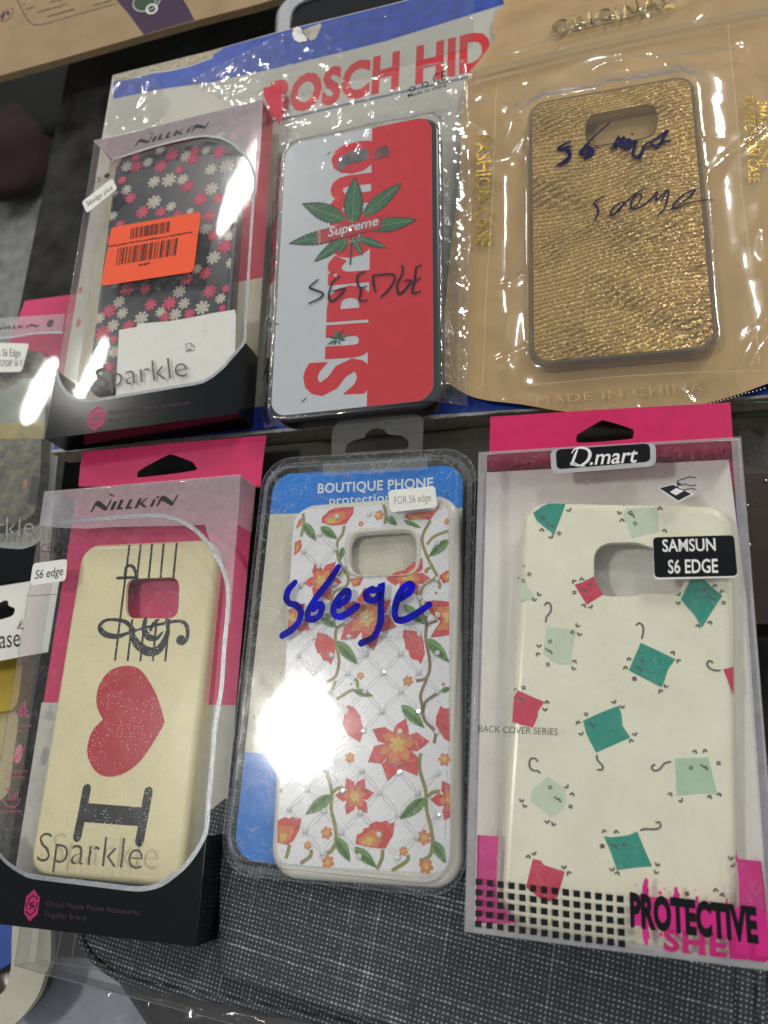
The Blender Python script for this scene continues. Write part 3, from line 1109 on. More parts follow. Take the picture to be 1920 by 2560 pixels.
# back card
mb = MB(t1)
zb = -D1 + .2
vb = t1.uv(P('c1b', (1545, 48))[0], zb)[1]
mb.flat([(-W1 / 2 + 8, vb), (W1 / 2 - .3, vb), (W1 / 2 - .3, L1 / 2 - .5), (-W1 / 2 + 8, L1 / 2 - .5)], zb, LITPINKCARD)
mb.flat([(-W1 / 2 + .3, -L1 / 2 + .3), (W1 / 2 - .3, -L1 / 2 + .3), (W1 / 2 - .3, vb), (-W1 / 2 + .3, vb)], zb, CREAMCARD)
mb.flat([(-W1 / 2 + .3, vb), (-W1 / 2 + 8, vb), (-W1 / 2 + 8, L1 / 2 - .5), (-W1 / 2 + .3, L1 / 2 - .5)], zb, CREAMCARD)
mb.raw([(-W1 / 2 + .2, L1 / 2 - .25, -.4), (W1 / 2 - .2, L1 / 2 - .25, -.4), (W1 / 2 - .2, L1 / 2 - .25, -D1), (-W1 / 2 + .2, L1 / 2 - .25, -D1)], [(0, 1, 2, 3)], LITPINKCARD)
mb.poly(P('flap', (1055, 235), (1100, 225), (1300, 185), (1340, 195), (1350, 300), (1315, 380), (1358, 440), (1330, 560), (1322, 700), (1295, 800), (1210, 620), (1110, 450), (1060, 350)), zb + .3, LITPINKCARD)
mb.build('back_card')
# black lower band and silver line on the front
curve = [(118, 700), (140, 785), (190, 862), (262, 908), (350, 920), (450, 908), (700, 866), (1000, 815), (1120, 795), (1200, 765), (1300, 690), (1370, 610), (1425, 548), (1462, 490)]
mb = MB(t1)
z = .6
pts = smooth_open(t1.uvs(P('c1b', *curve), z))
vr = t1.uv(P('c1b', (1462, 490))[0], z)[1]
vl = t1.uv(P('c1b', (118, 700))[0], z)[1]
mb.flat(pts + [(W1 / 2, -L1 / 2), (-W1 / 2, -L1 / 2)], z, BLACKCARD)
EPS = .12
mb.raw([(W1 / 2 + EPS, vr, .55), (W1 / 2 + EPS, -L1 / 2, .55), (W1 / 2 + EPS, -L1 / 2, -D1), (W1 / 2 + EPS, vr, -D1)], [(0, 1, 2, 3)], BLACKCARD)
mb.raw([(-W1 / 2 - EPS, vl, .55), (-W1 / 2 - EPS, -L1 / 2, .55), (-W1 / 2 - EPS, -L1 / 2, -D1), (-W1 / 2 - EPS, vl, -D1)], [(3, 2, 1, 0)], BLACKCARD)
mb.raw([(W1 / 2, -L1 / 2 - EPS, .55), (-W1 / 2, -L1 / 2 - EPS, .55), (-W1 / 2, -L1 / 2 - EPS, -D1), (W1 / 2, -L1 / 2 - EPS, -D1)], [(0, 1, 2, 3)], BLACKCARD)
mb.build('black_band')
mb = MB(t1)
side = P('c1a', (1345, 1400), (1385, 800), (1395, 670), (1370, 570), (1320, 480), (1240, 400), (1150, 345), (1050, 322), (950, 322), (800, 350), (600, 400), (300, 495), (262, 515))
full = P('c1b', *curve) + P('c1b', (1470, 380), (1480, 200)) + side
mb.stroke(full, [1.6] * 16 + [1.4] * (len(full) - 16), z + .08, SILVER, sm=5)
mb.build('silver_line')
mb = MB(t1)
tp = P('c1a', (105, 355), (262, 515), (300, 495), (600, 400), (800, 350), (950, 322), (1050, 322), (1150, 345), (1240, 400), (1320, 480), (1370, 570), (1395, 670), (1385, 800))
mb.poly(tp + P('c1a', (1405, 790), (1440, 430), (1458, 30)), z, FROST)
mb.raw([(-W1 / 2 - .05, L1 / 2, -.4), (-W1 / 2 - .05, vl, -.4), (-W1 / 2 - .05, vl, -D1), (-W1 / 2 - .05, L1 / 2, -D1)], [(0, 1, 2, 3)], SOFT)
mb.build('frosted_panel')
mb = MB(t1)
logo(mb, *P('c1a', (435, 402), (1035, 203), (470, 345)), z + .1, GREYPRINT)
mb.text('CE', *P('c1a', (100, 698), (170, 680), (100, 660)), z + .1, GREYPRINT)
mb.disc(t1.uv(P('c1a', (215, 635))[0], z + .1), 1.9, z + .1, GREYPRINT, 6)
mb.build('lettering')
mb = MB(t1)
mb.text('Sparkle', *P('c1b', (402, 836), (1058, 745), (392, 690)), z + .12, DKFOIL, -.012, 1.0)
mb.build('lettering', label='thin dark silver word on the front')
mb = MB(t1)
z2 = z + .1
hexlogo(mb, t1.uv(P('c1b', (403, 1045))[0], z2), 5.6, z2, MAGENTA, BLACKCARD, 6.6)
mb.text('Global Mobile Phone Accessories', *P('c1b', (495, 1020), (1072, 945), (495, 993)), z2, DIMPURPLE, -.005)
mb.text('Flagship Brand', *P('c1b', (490, 1075), (742, 1040), (490, 1048)), z2, DIMPURPLE, -.005)
mb.build('brand_mark')
mb = MB(t1)
ORANGE = paint('orange_sticker', (0.88, 0.085, 0.012), 0.5, 0.03)
zs = z + .2
st_ = roundpoly(t1.uvs(P('c1a', (252, 1048), (966, 922), (905, 1402), (166, 1516)), zs), 2.4, 4)
mb.flat(st_, zs, ORANGE)
osheet = mb.build('barcode_sticker')
mb = MB(t1)
rnd = random.Random(11)


def barcode(mb, tl, tr, br, bl, z, mat, n):
    A, B, C, D = (Vector(mb.t.uv(q, z)) for q in (tl, tr, br, bl))
    u = 0
    while u < 1:
        w = rnd.choice((.6, .6, 1, 1.6, 2.2)) / n
        e = min(1, u + w)
        mb.flat([tuple(D + (C - D) * u), tuple(D + (C - D) * e), tuple(A + (B - A) * e), tuple(A + (B - A) * u)], z, mat)
        u = e + rnd.choice((.6, .8, 1.2, 1.8)) / n


barcode(mb, *P('c1a', (408, 1055), (718, 998), (710, 1085), (398, 1142)), zs + .05, INK, 60)
mb.build('barcode', osheet)
mb = MB(t1)
barcode(mb, *P('c1a', (305, 1215), (782, 1132), (765, 1270), (285, 1350)), zs + .05, INK, 70)
mb.build('barcode', osheet)
mb = MB(t1)
for a, b, h in (((225, 1202), (890, 1085), 1.0), ((470, 1347), (560, 1332), 1.2)):
    x = a[0]
    while x < b[0]:
        e = min(b[0], x + rnd.uniform(6, 22))
        f = lambda q: a[1] + (b[1] - a[1]) * (q - a[0]) / (b[0] - a[0])
        mb.stroke(P('c1a', (x, f(x) + rnd.uniform(-4, 4)), ((x + e) / 2, f(x) + rnd.uniform(-5, 5)), (e, f(e) + rnd.uniform(-4, 4))), h * rnd.uniform(.4, .9), zs + .05, INK, sm=2)
        x = e + rnd.uniform(2, 6)
mb.build('printed_line', osheet)
mb = MB(t1)
mb.flat(roundpoly(t1.uvs(P('c1a', (14, 845), (255, 655), (298, 738), (55, 935)), zs), 1.6, 4), zs, STICKER)
sheet = mb.build('size_sticker')
mb = MB(t1)
mb.text('S6edge plus', *P('c1a', (62, 882), (262, 742), (48, 846)), zs + .05, GREYPRINT, .0)
mb.build('lettering', sheet)
mb = MB(t1)
zi = -.9
mb.poly(P('c1b', (565, 415), (690, 393), (700, 370), (940, 350), (1100, 322), (1200, 300), (1395, 268), (1402, 310), (1393, 640), (1200, 800), (540, 930), (545, 800)), zi, WHITE)
GREYINK = paint('grey_ink', (0.2, 0.2, 0.2), 0.6)
for s_ in ([(1045, 515), (1080, 508), (1106, 535), (1104, 560), (1045, 570), (1045, 515)], [(1080, 508), (1080, 535), (1106, 535)], [(1050, 568), (1065, 545), (1078, 556), (1095, 560)]):
    mb.stroke(P('c1b', *s_), .5, zi + .05, GREYINK, sm=0)
mb.poly(P('c1b', (1050, 568), (1060, 545), (1090, 555), (1070, 566)), zi + .06, GREYINK)
mb.disc(t1.uv(P('c1b', (1183, 420))[0], zi + .05), .35, zi + .05, GREYINK)
mb.build('paper_insert')
mb = MB(t1)
for c, r in (((290, 130), 22), ((275, 365), 26)):
    mb.disc(t1.uv(P('c1b', c)[0], zb + .1), r * .06, zb + .1, paint('faded_red_print', (0.5, 0.12, 0.07), 0.7), 9, r * .11)
mb.build('printed_icons')

c1 = Thing(frame(-129.72, 137.377, 2.92, 6.235, -0.649, 0.509), 'phone_case', 'black phone case with pink and white flowers, inside the carton with the orange sticker', 'phone case', 'phone cases in the display')
BLK = paint('navy_black_plastic', (0.012, 0.012, 0.017), 0.3, 0.3, 0.05)
mb = MB(c1)
case_shell(mb, 77, 150, 9, 9, 2.5, BLK)
mb.build('shell')
mb = MB(c1)
FP = [paint('pink_flower_print', (0.60, 0.035, 0.11), 0.5), paint('pale_flower_print', (0.50, 0.47, 0.40), 0.5)]
FC = [paint('dull_pink_flower_eye', (0.38, 0.10, 0.12), 0.5), paint('tan_flower_eye', (0.55, 0.45, 0.30), 0.5)]
lim = rrect(74.5, 147.5, 8)
fl = {0: [('c1a', ((445, 495, 40), (450, 565, 50), (335, 672, 38), (405, 815, 48), (500, 925, 55), (645, 925, 45), (780, 945, 35), (645, 560, 55), (735, 470, 55), (790, 590, 38), (860, 720, 50), (915, 440, 42), (900, 500, 50), (1110, 450, 55), (1215, 320, 40), (960, 825, 58), (1100, 820, 42), (1030, 960, 48), (1140, 960, 36), (1160, 1050, 42), (1065, 1110, 45), (1155, 1200, 58), (1000, 1415, 48), (265, 560, 50), (320, 1030, 40), (210, 1150, 40), (180, 1350, 30))),
             ('c1b', ((625, 120, 55), (495, 280, 55), (790, 235, 48), (925, 225, 55), (755, 120, 45), (1215, 140, 50), (1050, 50, 50), (450, 440, 60), (635, 385, 45), (895, 320, 40), (1070, 300, 40), (1305, 260, 30), (1330, 120, 30), (500, 680, 35), (375, 260, 30), (530, 480, 30)))],
      1: [('c1a', ((375, 560, 50), (540, 530, 42), (590, 685, 52), (710, 670, 62), (820, 665, 48), (845, 480, 50), (1005, 435, 38), (1045, 585, 50), (1050, 740, 54), (370, 750, 45), (590, 845, 60), (728, 880, 42), (260, 955, 40), (1005, 1060, 48), (1065, 1290, 54), (1210, 1330, 45), (1170, 560, 60), (1120, 300, 35), (640, 430, 40), (880, 920, 30), (280, 770, 25), (930, 1380, 40), (1190, 1120, 38))),
          ('c1b', ((565, 215, 48), (590, 295, 45), (995, 140, 50), (1030, 225, 45), (1160, 255, 55), (1290, 190, 40), (865, 285, 42), (965, 305, 50), (725, 330, 55), (520, 385, 50), (425, 330, 45), (535, 570, 45), (540, 90, 30)))]}
lev = 0
for kind in (1, 0):
    for crop, L_ in fl[kind]:
        for x, y, r in L_:
            c = c1.uv(P(crop, (x, y))[0], .1)
            rad = r * .076
            zz = .1 + .012 * (lev % 5) + (.08 if kind == 0 else 0)
            lev += 1
            mb.flat(clip_to(flower(c, rad, 8, .45, random.uniform(0, 1)), lim), zz, FP[kind])
            cp = clip_to(flower(c, rad * .26, 6, .8), lim)
            if len(cp) > 2:
                mb.flat(cp, zz + .006, FC[kind])
mb.build('flower_print')

# ------------------------------------------------------------------ red and white case in a clear bag
c2 = Thing(frame(-23.959, 119.631, 7.3, 4.343, 1.618, 0.65), 'phone_case', 'half white half red phone case with green hemp leaf, in the crinkled clear bag', 'phone case', 'phone cases in the display')
W2, L2 = 75.0, 148.2
RUB = paint('black_rubber', (0.010, 0.010, 0.012), 0.28, 0.2)
CWHITE = paint('white_case_back', (0.66, 0.69, 0.72), 0.22, 0.02, bump=0.06, bs=3.0)
CRED = paint('red_case_back', (0.74, 0.012, 0.026), 0.24, 0.04, bump=0.12, bs=3.0)
mb = MB(c2)
case_shell(mb, W2 + 4.6, L2 + 4.2, 10.5, 10, 2.2, RUB)
mb.v = [(x + .0014, y - .0012, z_) for x, y, z_ in mb.v]
mb.build('bumper')
plate = rrect(W2 - .2, L2 - .2, 7.5)
mb = MB(c2)
zp = .35
sp0, sp1 = c2.uv(P('c2a', (936, 150))[0], zp), c2.uv(P('c2b', (889, 1245))[0], zp)
far0 = (sp0[0] + (sp0[0] - sp1[0]) * .2, sp0[1] + (sp0[1] - sp1[1]) * .2)
far1 = (sp1[0] + (sp1[0] - sp0[0]) * .2, sp1[1] + (sp1[1] - sp0[1]) * .2)
mb.slab(plate, -.5, zp, CWHITE)
mb.build('back_plate')
mb = MB(c2)
mb.flat(clip_to([far0, far1, (90, far1[1]), (90, far0[1])], plate), zp + .06, CRED)
mb.build('red_half')
mb = MB(c2)
zt = zp + .12
mb.text('Supreme', P('c2b', (893, 1192))[0], P('c2a', (935, 305))[0], P('c2b', (362, 1215))[0], zt, CRED, .04, 1.0, 'S')
mb.build('lettering')
mb = MB(c2)
GRN = paint('leaf_green_print', (0.03, 0.16, 0.06), 0.35, 0.4, 0.6, coat=.4)
DGRN = paint('leaf_edge_print', (0.012, 0.045, 0.022), 0.4)
LGRN = paint('leaf_vein_print', (0.22, 0.42, 0.25), 0.4)
LF = [((850, 970), (1195, 678), 58), ((700, 1000), (328, 860), 72), ((690, 1110), (212, 1205), 55), ((700, 1160), (432, 1362), 42), ((900, 1075), (1325, 995), 56), ((800, 1150), (1062, 1242), 32), ((762, 1150), (852, 1308), 26), ((715, 1170), (648, 1292), 26), ((762, 1040), (787, 628), 76)]
for i, (a, b, hw) in enumerate(LF):
    zz = zt + .05 + .03 * i
    mb.poly(P('c2a', *leaf_pts(a, b, hw * 1.08, 26, .09)), zz, DGRN)
    mb.poly(P('c2a', *leaf_pts(a, tuple(Vector(a).lerp(Vector(b), .95)), hw * .92, 26, .07)), zz + .008, GRN)
    mb.stroke(P('c2a', a, tuple(Vector(a).lerp(Vector(b), .9))), .38, zz + .016, LGRN, True, 0)
    d = (Vector(b) - Vector(a))
    nn = Vector((-d.y, d.x)).normalized()
    for t in (.25, .36, .47, .58, .69):
        for s_ in (1, -1):
            q0 = Vector(a).lerp(Vector(b), t)
            q1 = Vector(a).lerp(Vector(b), t + .1) + nn * s_ * hw * .62
            mb.stroke(P('c2a', tuple(q0), tuple(q1)), .22, zz + .014, DGRN, True, 0)
mb.stroke(P('c2a', (755, 1150), (752, 1260), (745, 1385)), .7, zt + .3, DGRN)
mb.poly(P('c2a', (458, 1093), (700, 1035), (1012, 962), (1018, 1070), (740, 1140), (462, 1207)), zt + .36, paint('banner_red_print', (0.50, 0.02, 0.03), 0.35))
for y0 in ((468, 1092, 470, 1204), (482, 1089, 484, 1201)):
    mb.stroke(P('c2a', y0[:2], y0[2:]), .22, zt + .38, CWHITE, sm=0)
mb.text('Supreme', *P('c2a', (552, 1148), (985, 1045), (566, 1068)), zt + .4, CWHITE, .02)
mb.build('leaf_print')
mb = MB(c2)
LS = [((640, 715), (540, 690), 10), ((635, 712), (610, 630), 14), ((640, 712), (692, 628), 13), ((645, 715), (742, 672), 11), ((640, 718), (708, 726), 10), ((632, 722), (545, 766), 12), ((632, 728), (600, 772), 8), ((640, 728), (662, 770), 8), ((640, 712), (650, 655), 10)]
for i, (a, b, hw) in enumerate(LS):
    mb.poly(P('c2b', *leaf_pts(a, b, hw, 8, .12)), zt + .05 + .01 * i, GRN if i % 2 else DGRN)
mb.poly(P('c2b', (665, 668), (690, 664), (697, 690), (672, 692)), zt + .2, CRED)
mb.build('small_leaf_print')
mb = MB(c2)
for a, b in (((330, 1260), (362, 1228)), ((100, 588), (122, 588))):
    mb.stroke(P('c2b', a, b), .7, zt, paint('dull_red_dash', (0.25, 0.05, 0.07), 0.5), sm=0)
    mb.build('dash_print')
    mb = MB(c2)
mb.stroke(P('c2a', (547, 438), (575, 416)), .6, zt, GREYINK, sm=0)
mb.build('dash_print')
mb = MB(c2)
CAMW = paint('grey_camera_window', (0.17, 0.155, 0.17), 0.25, 0.5, 0.1)
mb.poly(P('c2a', (636, 560), (640, 500), (680, 445), (760, 405), (840, 390), (895, 392), (900, 470), (830, 500), (720, 525), (665, 580)), zt + .1, CAMW, 4)
mb.poly(P('c2a', (955, 440), (965, 395), (1010, 368), (1060, 355), (1078, 395), (1075, 450), (1000, 465), (960, 478)), zt + .1, paint('maroon_camera_window', (0.20, 0.06, 0.07), 0.25, 0.4, 0.1), 4)
mb.build('camera_window')

# the clear bag, draped over the case
bg2 = Thing(c2.M, 'clear_bag', 'crinkled clear plastic bag marked in black pen, around the red and white case', 'plastic bag')
TW, TL = W2 + 5.5, L2 + 5


def bag_z(x, y):
    d = rect_dist(x - 1.2, y + 1.0, TW, TL, 9)
    base = .95 if d < 0 else .95 - 10.5 * (1 - math.exp(-(d / 4.5) ** 1.2))
    amp = .08 if d < -2 else 1.1 * min(1, max(0, (d + 2) / 9)) + .08
    wv = ridged(x, y, .07, 4.2, .4, .6) * .7 + ridged(x, y, .2, 9.3, .5, 1.9) * .4 + .12 * ridged(x, y, .7, 1.3)
    topz = max(0, (y - 40) / 35) if d < 0 else 0
    mid = math.exp(-((x - 8) ** 2 + (y - 18) ** 2) / 300) + math.exp(-((x - 2) ** 2 + (y - 66) ** 2) / 160)
    cr = crease(x, y, .03, 14.4, 3.6) * .9 + crease(x, y, .07, 18.8) * .5
    return base + amp * wv + (.35 * min(1, topz) + .55 * mid) * max(0, ridged(x, y, .17, 6.6, .6, .9)) ** 2 + cr * (.8 if d > 1 else .14)


bpx = [(702, 240), (860, 205), (1003, 168), (1163, 137), (1170, 300), (1178, 560), (1172, 800), (1166, 1012), (1080, 1020), (900, 1045), (663, 1071), (648, 1034), (660, 860), (676, 640), (690, 400)]
mb = MB(bg2)
V, Fc = cdt_sheet(bg2.uvs(bpx, -7), 1.25, bag_z)
mb.raw(V, Fc, CRINKLE, True)
mb.build('film')
mb = MB(bg2)
pen = paint('black_pen', (0.012, 0.010, 0.020), 0.4)
zh = 1.5
for s_ in ([(465, 200), (390, 265), (440, 290), (505, 320), (480, 360), (385, 405)], [(655, 172), (590, 220), (560, 320), (565, 380), (620, 365), (692, 290), (680, 280), (590, 300)],
           [(870, 135), (810, 160), (805, 230), (835, 300), (825, 380), (890, 375)], [(830, 275), (885, 258)], [(940, 170), (945, 240), (960, 305)], [(935, 165), (1000, 158), (1110, 155), (1122, 210), (1060, 300), (1005, 350)],
           [(1190, 75), (1195, 140), (1150, 240), (1160, 320), (1200, 300), (1270, 215), (1230, 205), (1210, 220)], [(1312, 85), (1300, 200), (1280, 315), (1350, 300)], [(1310, 95), (1355, 72)], [(1300, 215), (1350, 185)]):
    mb.stroke(P('c2b', *s_), 1.05, zh, pen, True, zf=lambda x, y: bag_z(x, y) + .15)
mb.build('handwriting')
mb = MB(bg2)
zc = -6.2
mb.text('CE', *P('r2', (213, 362), (268, 345), (211, 322)), zc, INK)
mb.text('Made in china', *P('r2', (104, 422), (270, 374), (102, 406)), zc, INK, .005)
for c in ((122, 384), (178, 364)):
    u, v = bg2.uv(P('r2', c)[0], zc)
    for k in range(3):
        a = k * 2.09 + .4
        mb.ribbon([(u + 1.5 * math.cos(a + t), v + 1.3 * math.sin(a + t)) for t in (0, .5, 1.0, 1.5)], .7, zc, INK, sm=2)
mb.build('printed_text')

# ------------------------------------------------------------------ gold glitter case in the tan zip pouch
c3 = Thing(frame(92.241, 136.777, -0.722, 2.568, -1.193, 0.404), 'phone_case', 'gold glitter phone case with clear rim, inside the tan zip pouch', 'phone case', 'phone cases in the display')
W3, L3 = 71.8, 139.6
hole3 = roundpoly(c3.uvs(P('c3a', (735, 590), (1096, 520), (1092, 692), (742, 748)), 0), 6.5, 5)
RIM = film('clear_rubber_rim', tint=(0.92, 0.88, 0.8), haze=0.06, hazecol=(0.55, 0.48, 0.36), rough=0.08, refl=2.2)
mb = MB(c3)
case_shell(mb, W3 + 3.4, L3 + 4.0, 6.8, 9, 1.8, RIM, hole3)
mb.build('clear_rim')
mb = MB(c3)
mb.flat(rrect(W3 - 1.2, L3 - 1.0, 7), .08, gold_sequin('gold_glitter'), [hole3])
mb.build('glitter_plate')
mb = MB(c3)
HOLEEDGE = paint('dark_amber_rim', (0.12, 0.085, 0.04), 0.2)
mb.ribbon(hole3 + hole3[:1], .7, .15, HOLEEDGE, sm=0)
q = rrect(W3 + .3, L3 + .5, 7.5)
mb.ribbon(q + q[:1], .6, .12, paint('olive_rim_line', (0.20, 0.18, 0.11), 0.15, metal=.3), sm=0)
mb.build('rim_line')

pt = Thing(c3.M, 'zip_pouch', 'tan zip pouch with gold lettering and clear crinkled front, upper right', 'pouch')
TAN = paint('tan_kraft', (0.58, 0.385, 0.165), 0.55, 0.10, 0.06, bump=0.2, bs=.3)
ppx = [(1300, -60), (1262, 10), (1238, 35), (1231, 75), (1236, 95), (1215, 130), (1166, 200), (1152, 300), (1150, 420), (1128, 620), (1113, 760), (1103, 850), (1105, 930), (1118, 955), (1165, 985), (1215, 1000), (1300, 1010), (1420, 1030), (1560, 1042), (1650, 1036), (1760, 1010), (1850, 985), (1930, 955), (1990, 940), (2040, 500), (2010, -60)]
ZB = -7.0
po = smooth_closed(pt.uvs(ppx, ZB), 3)


def sheet_z(x, y):
    return ZB + .5 * noise.noise(Vector((x * .03, y * .03, 5))) + .25 * noise.noise(Vector((x * .12, y * .12, 2)))


mb = MB(pt)
V, Fc = cdt_sheet(po, 2.6, sheet_z)
mb.raw(V, Fc, TAN, True)
mb.build('back_sheet')


def pouch_z(x, y):
    d = rect_dist(x, y, W3 + 4, L3 + 4.6, 9)
    base = .7 if d < 0 else .7 - 6.6 * (1 - math.exp(-(d / 8.0) ** 1.3))
    amp = .06 if d < -2 else 1.0 * min(1, max(0, (d + 2) / 16)) + .06
    wv = ridged(x, y, .03, 14.2, .35, 1.45) * 1.0 + ridged(x, y, .085, 19.3, .35, 1.2) * .4 * max(0, noise.noise(Vector((x * .02, y * .02, 33))) * 2)
    mid = math.exp(-((x - 2) ** 2 + (y - 30) ** 2) / 120)
    cr = crease(x, y, .017, 4.4, 4.5) * 1.3 + crease(x, y, .034, 8.8, 3.6) * .6
    return max(base + amp * wv, sheet_z(x, y) + .25) + mid * .4 * max(0, ridged(x, y, .1, 3.1)) ** 2 + cr * (.85 if d > 0 else .10)


mb = MB(pt)
V, Fc = cdt_sheet(po, 1.1, pouch_z)
PFILM = film('pouch_film', tint=(1, .98, .94), haze=0.02, hazecol=(.7, .6, .45), rough=0.07, refl=3.4, halo=.25, halor=.22)
mb.raw(V, Fc, PFILM, True)
mb.build('front_film')
mb = MB(pt)
ZIPM = film('zip_plastic', tint=(0.95, 0.93, 0.88), haze=0.2, hazecol=(0.75, 0.66, 0.5), rough=0.12, refl=2.0)
for off, w in ((0, 2.0), (22, 3.2), (52, 2.0)):
    line = pt.uvs([(x_, y_ + off * .62) for x_, y_ in P('c3a', (160, 355), (500, 272), (800, 200), (1200, 115), (1700, 18))], ZB + 1.6)
    mb.ribbon(line, w, ZB + 1.6, ZIPM, sm=4)
    mb.ribbon([(x_, y_ + w * .5) for x_, y_ in line], .25, ZB + 1.75, ZIPM, sm=4)
mb.build('zip_strip')
mb = MB(pt)
GOLD = paint('gold_foil', (0.62, 0.42, 0.10), 0.28, 0.6, 0.5, metal=0.85, bump=0.4, bs=0.4)
DKGOLD = paint('dark_gold_foil', (0.30, 0.22, 0.09), 0.3, 0.7, 0.25, metal=0.8, bump=0.3, bs=0.4)
zg = ZB + 2.0
zz = lambda x, y: pouch_z(x, y) + .15


def foil_text(*a, **k):
    b0 = len(mb.v)
    mb.text(*a, **k)
    for i in range(b0, len(mb.v)):
        x, y, _ = mb.v[i]
        mb.v[i] = (x, y, zz(x / MM, y / MM) * MM)


foil_text('ORIGINAL', *P('c3a', (570, 178), (1182, 38), (560, 108)), zg, DKGOLD, .02, 1.15)
mb.stroke(P('c3a', (568, 194), (850, 125), (1188, 42)), .5, zg, DKGOLD, zf=zz)
mb.build('lettering', label='gold word with underline at the top')
mb = MB(pt)
foil_text('FASHION CASE', P('c3a', (188, 700))[0], P('c3b', (178, 232))[0], P('c3a', (262, 698))[0], zg, GOLD, .012, 1.0)
mb.build('lettering', label='gold words running down the left margin')
mb = MB(pt)
foil_text('PROTECTION CASE', *P('c3a', (1528, 492), (1562, 925), (1582, 490)), zg, GOLD, .005, 1.0)
foil_text('SMART PHONE', *P('c3a', (1606, 520), (1612, 850), (1652, 516)), zg, GOLD, .005, 1.0)
mb.build('lettering', label='two gold lines running down the right margin')
mb = MB(pt)
EMB = paint('embossed_tan', (0.56, 0.385, 0.17), 0.45)
foil_text('MADE IN CHINA', *P('c3b', (490, 1040), (1335, 970), (486, 1000)), zg, EMB, -.018, 1.1)
mb.build('lettering', label='embossed words along the bottom')
mb = MB(pt)


def dots(pts, step, mat, r=.28):
    mb = MB(pt)
    q = pt.uvs(pts, ZB + 1)
    for a, b in zip(q, q[1:]):
        a, b = Vector(a), Vector(b)
        n_ = max(1, int((b - a).length / step))
        for i in range(n_):
            c = a.lerp(b, i / n_)
            mb.disc(c, r, pouch_z(c.x, c.y) + .12, mat, 6)
    mb.build('seam')


HOLE = paint('seam_perforation', (0.75, 0.62, 0.42), 0.3)
dots(P('c3a', (285, 455), (280, 700), (270, 1000)) + P('c3b', (240, 400), (215, 960)), 1.3, HOLE)
dots(P('c3a', (1455, 140), (1490, 500), (1525, 1000)) + P('c3b', (1585, 470), (1610, 850)), 1.3, HOLE)
dots(P('c3b', (40, 600), (50, 780), (80, 900), (220, 975)), 1.2, HOLE)
dots(P('c3b', (430, 960), (900, 915), (1500, 880), (1659, 870)), 1.1, HOLE, .22)
dots(P('c3b', (1150, 1075), (1350, 1040), (1560, 985), (1659, 950)), 1.3, HOLE)
dots(P('c3a', (340, 290), (620, 220), (830, 165), (1260, 60)), 1.1, HOLE, .2)
mb = MB(pt)
bpen = paint('blue_ballpoint', (0.003, 0.004, 0.05), 0.4, spec=.3)
zh = 1.1
for s_, w in (([(660, 712), (615, 735), (600, 752), (650, 758), (655, 790), (640, 815), (590, 835)], 1.0), ([(595, 755), (640, 745), (665, 740)], 1.0), ([(640, 770), (660, 785), (600, 830)], .9),
              ([(858, 620), (790, 680), (730, 740), (705, 772), (760, 750), (802, 742)], .6), ([(730, 800), (775, 770), (740, 735), (715, 780), (780, 760)], 1.1), ([(745, 745), (760, 775), (730, 795)], 1.0),
              ([(865, 755), (905, 685), (885, 745), (930, 690), (920, 742), (960, 700), (950, 752), (992, 708), (975, 780), (1012, 792), (1030, 740), (1062, 718), (1100, 742), (1152, 658), (1118, 712), (1165, 708)], .8),
              ([(880, 740), (940, 735), (900, 700), (970, 715), (930, 755)], .9), ([(975, 775), (1000, 790), (1040, 748), (1165, 712)], .55), ([(1060, 720), (1120, 680), (1150, 660), (1100, 735)], .8), ([(970, 675), (976, 680)], .8),
              ([(828, 990), (778, 1025), (795, 1045), (800, 1070), (783, 1112)], .55), ([(1040, 948), (980, 985), (920, 1040), (880, 1080), (862, 1085), (880, 1045), (930, 1020), (905, 1065)], .5),
              ([(955, 1060), (1000, 1030), (1020, 985), (990, 985), (965, 1030), (985, 1055), (1060, 1010), (1100, 968), (1092, 1012), (1145, 962), (1120, 1012)], .45), ([(1120, 1010), (1155, 958), (1140, 1040), (1100, 1090)], .45),
              ([(1140, 1065), (1200, 1040), (1270, 985), (1288, 958), (1230, 985), (1180, 1035), (1195, 1052), (1260, 1025), (1382, 1003)], .5)):
    mb.stroke(P('c3a', *s_), w * 1.35 + .1, zh, bpen, True, zf=zz)
mb.build('handwriting')

# ------------------------------------------------------------------ clear carton, lower left (cream heart case)
B4 = frame(-109.553, -81.361, 9.262, 3.214, 0.744, -1.01)
t4 = Thing(B4, 'phone_case_box', 'clear carton with pink hang tab holding the cream heart case, lower left', 'phone case box', GP)
W4, L4, D4 = 102.86, 183.72, 15.0
mb = MB(t4)
box_shell(mb, W4, L4, D4, CLEAR, .35)
mb.build('clear_shell')
mb = MB(t4)
zb = -D4 + .2
vb = t4.uv((600, 1763), zb)[1]
lt, lb = t4.uv(P('c4a', (325, 400))[0], zb), t4.uv(P('c4b', (302, 145))[0], zb)
mb.flat([(lb[0], vb), (W4 / 2 - .3, vb), (W4 / 2 - .3, L4 / 2), (lt[0], L4 / 2)], zb, PINKCARD)
mb.raw([(lt[0], L4 / 2 - .25, -.4), (W4 / 2 - .2, L4 / 2 - .25, -.4), (W4 / 2 - .2, L4 / 2 - .25, -D4), (lt[0], L4 / 2 - .25, -D4)], [(0, 1, 2, 3)], PINKCARD)
mb.flat([(lb[0] - 1, -L4 / 2 + .3), (W4 / 2 - .3, -L4 / 2 + .3), (W4 / 2 - .3, vb), (lb[0] - 1, vb)], zb - .05, GREYCARD)
mb.build('back_card')
mb = MB(t4)
tab = t4.uvs([(196, 1216), (201, 1160), (207, 1130), (430, 1108), (666, 1088), (658, 1150), (651, 1218)], zb + .1)
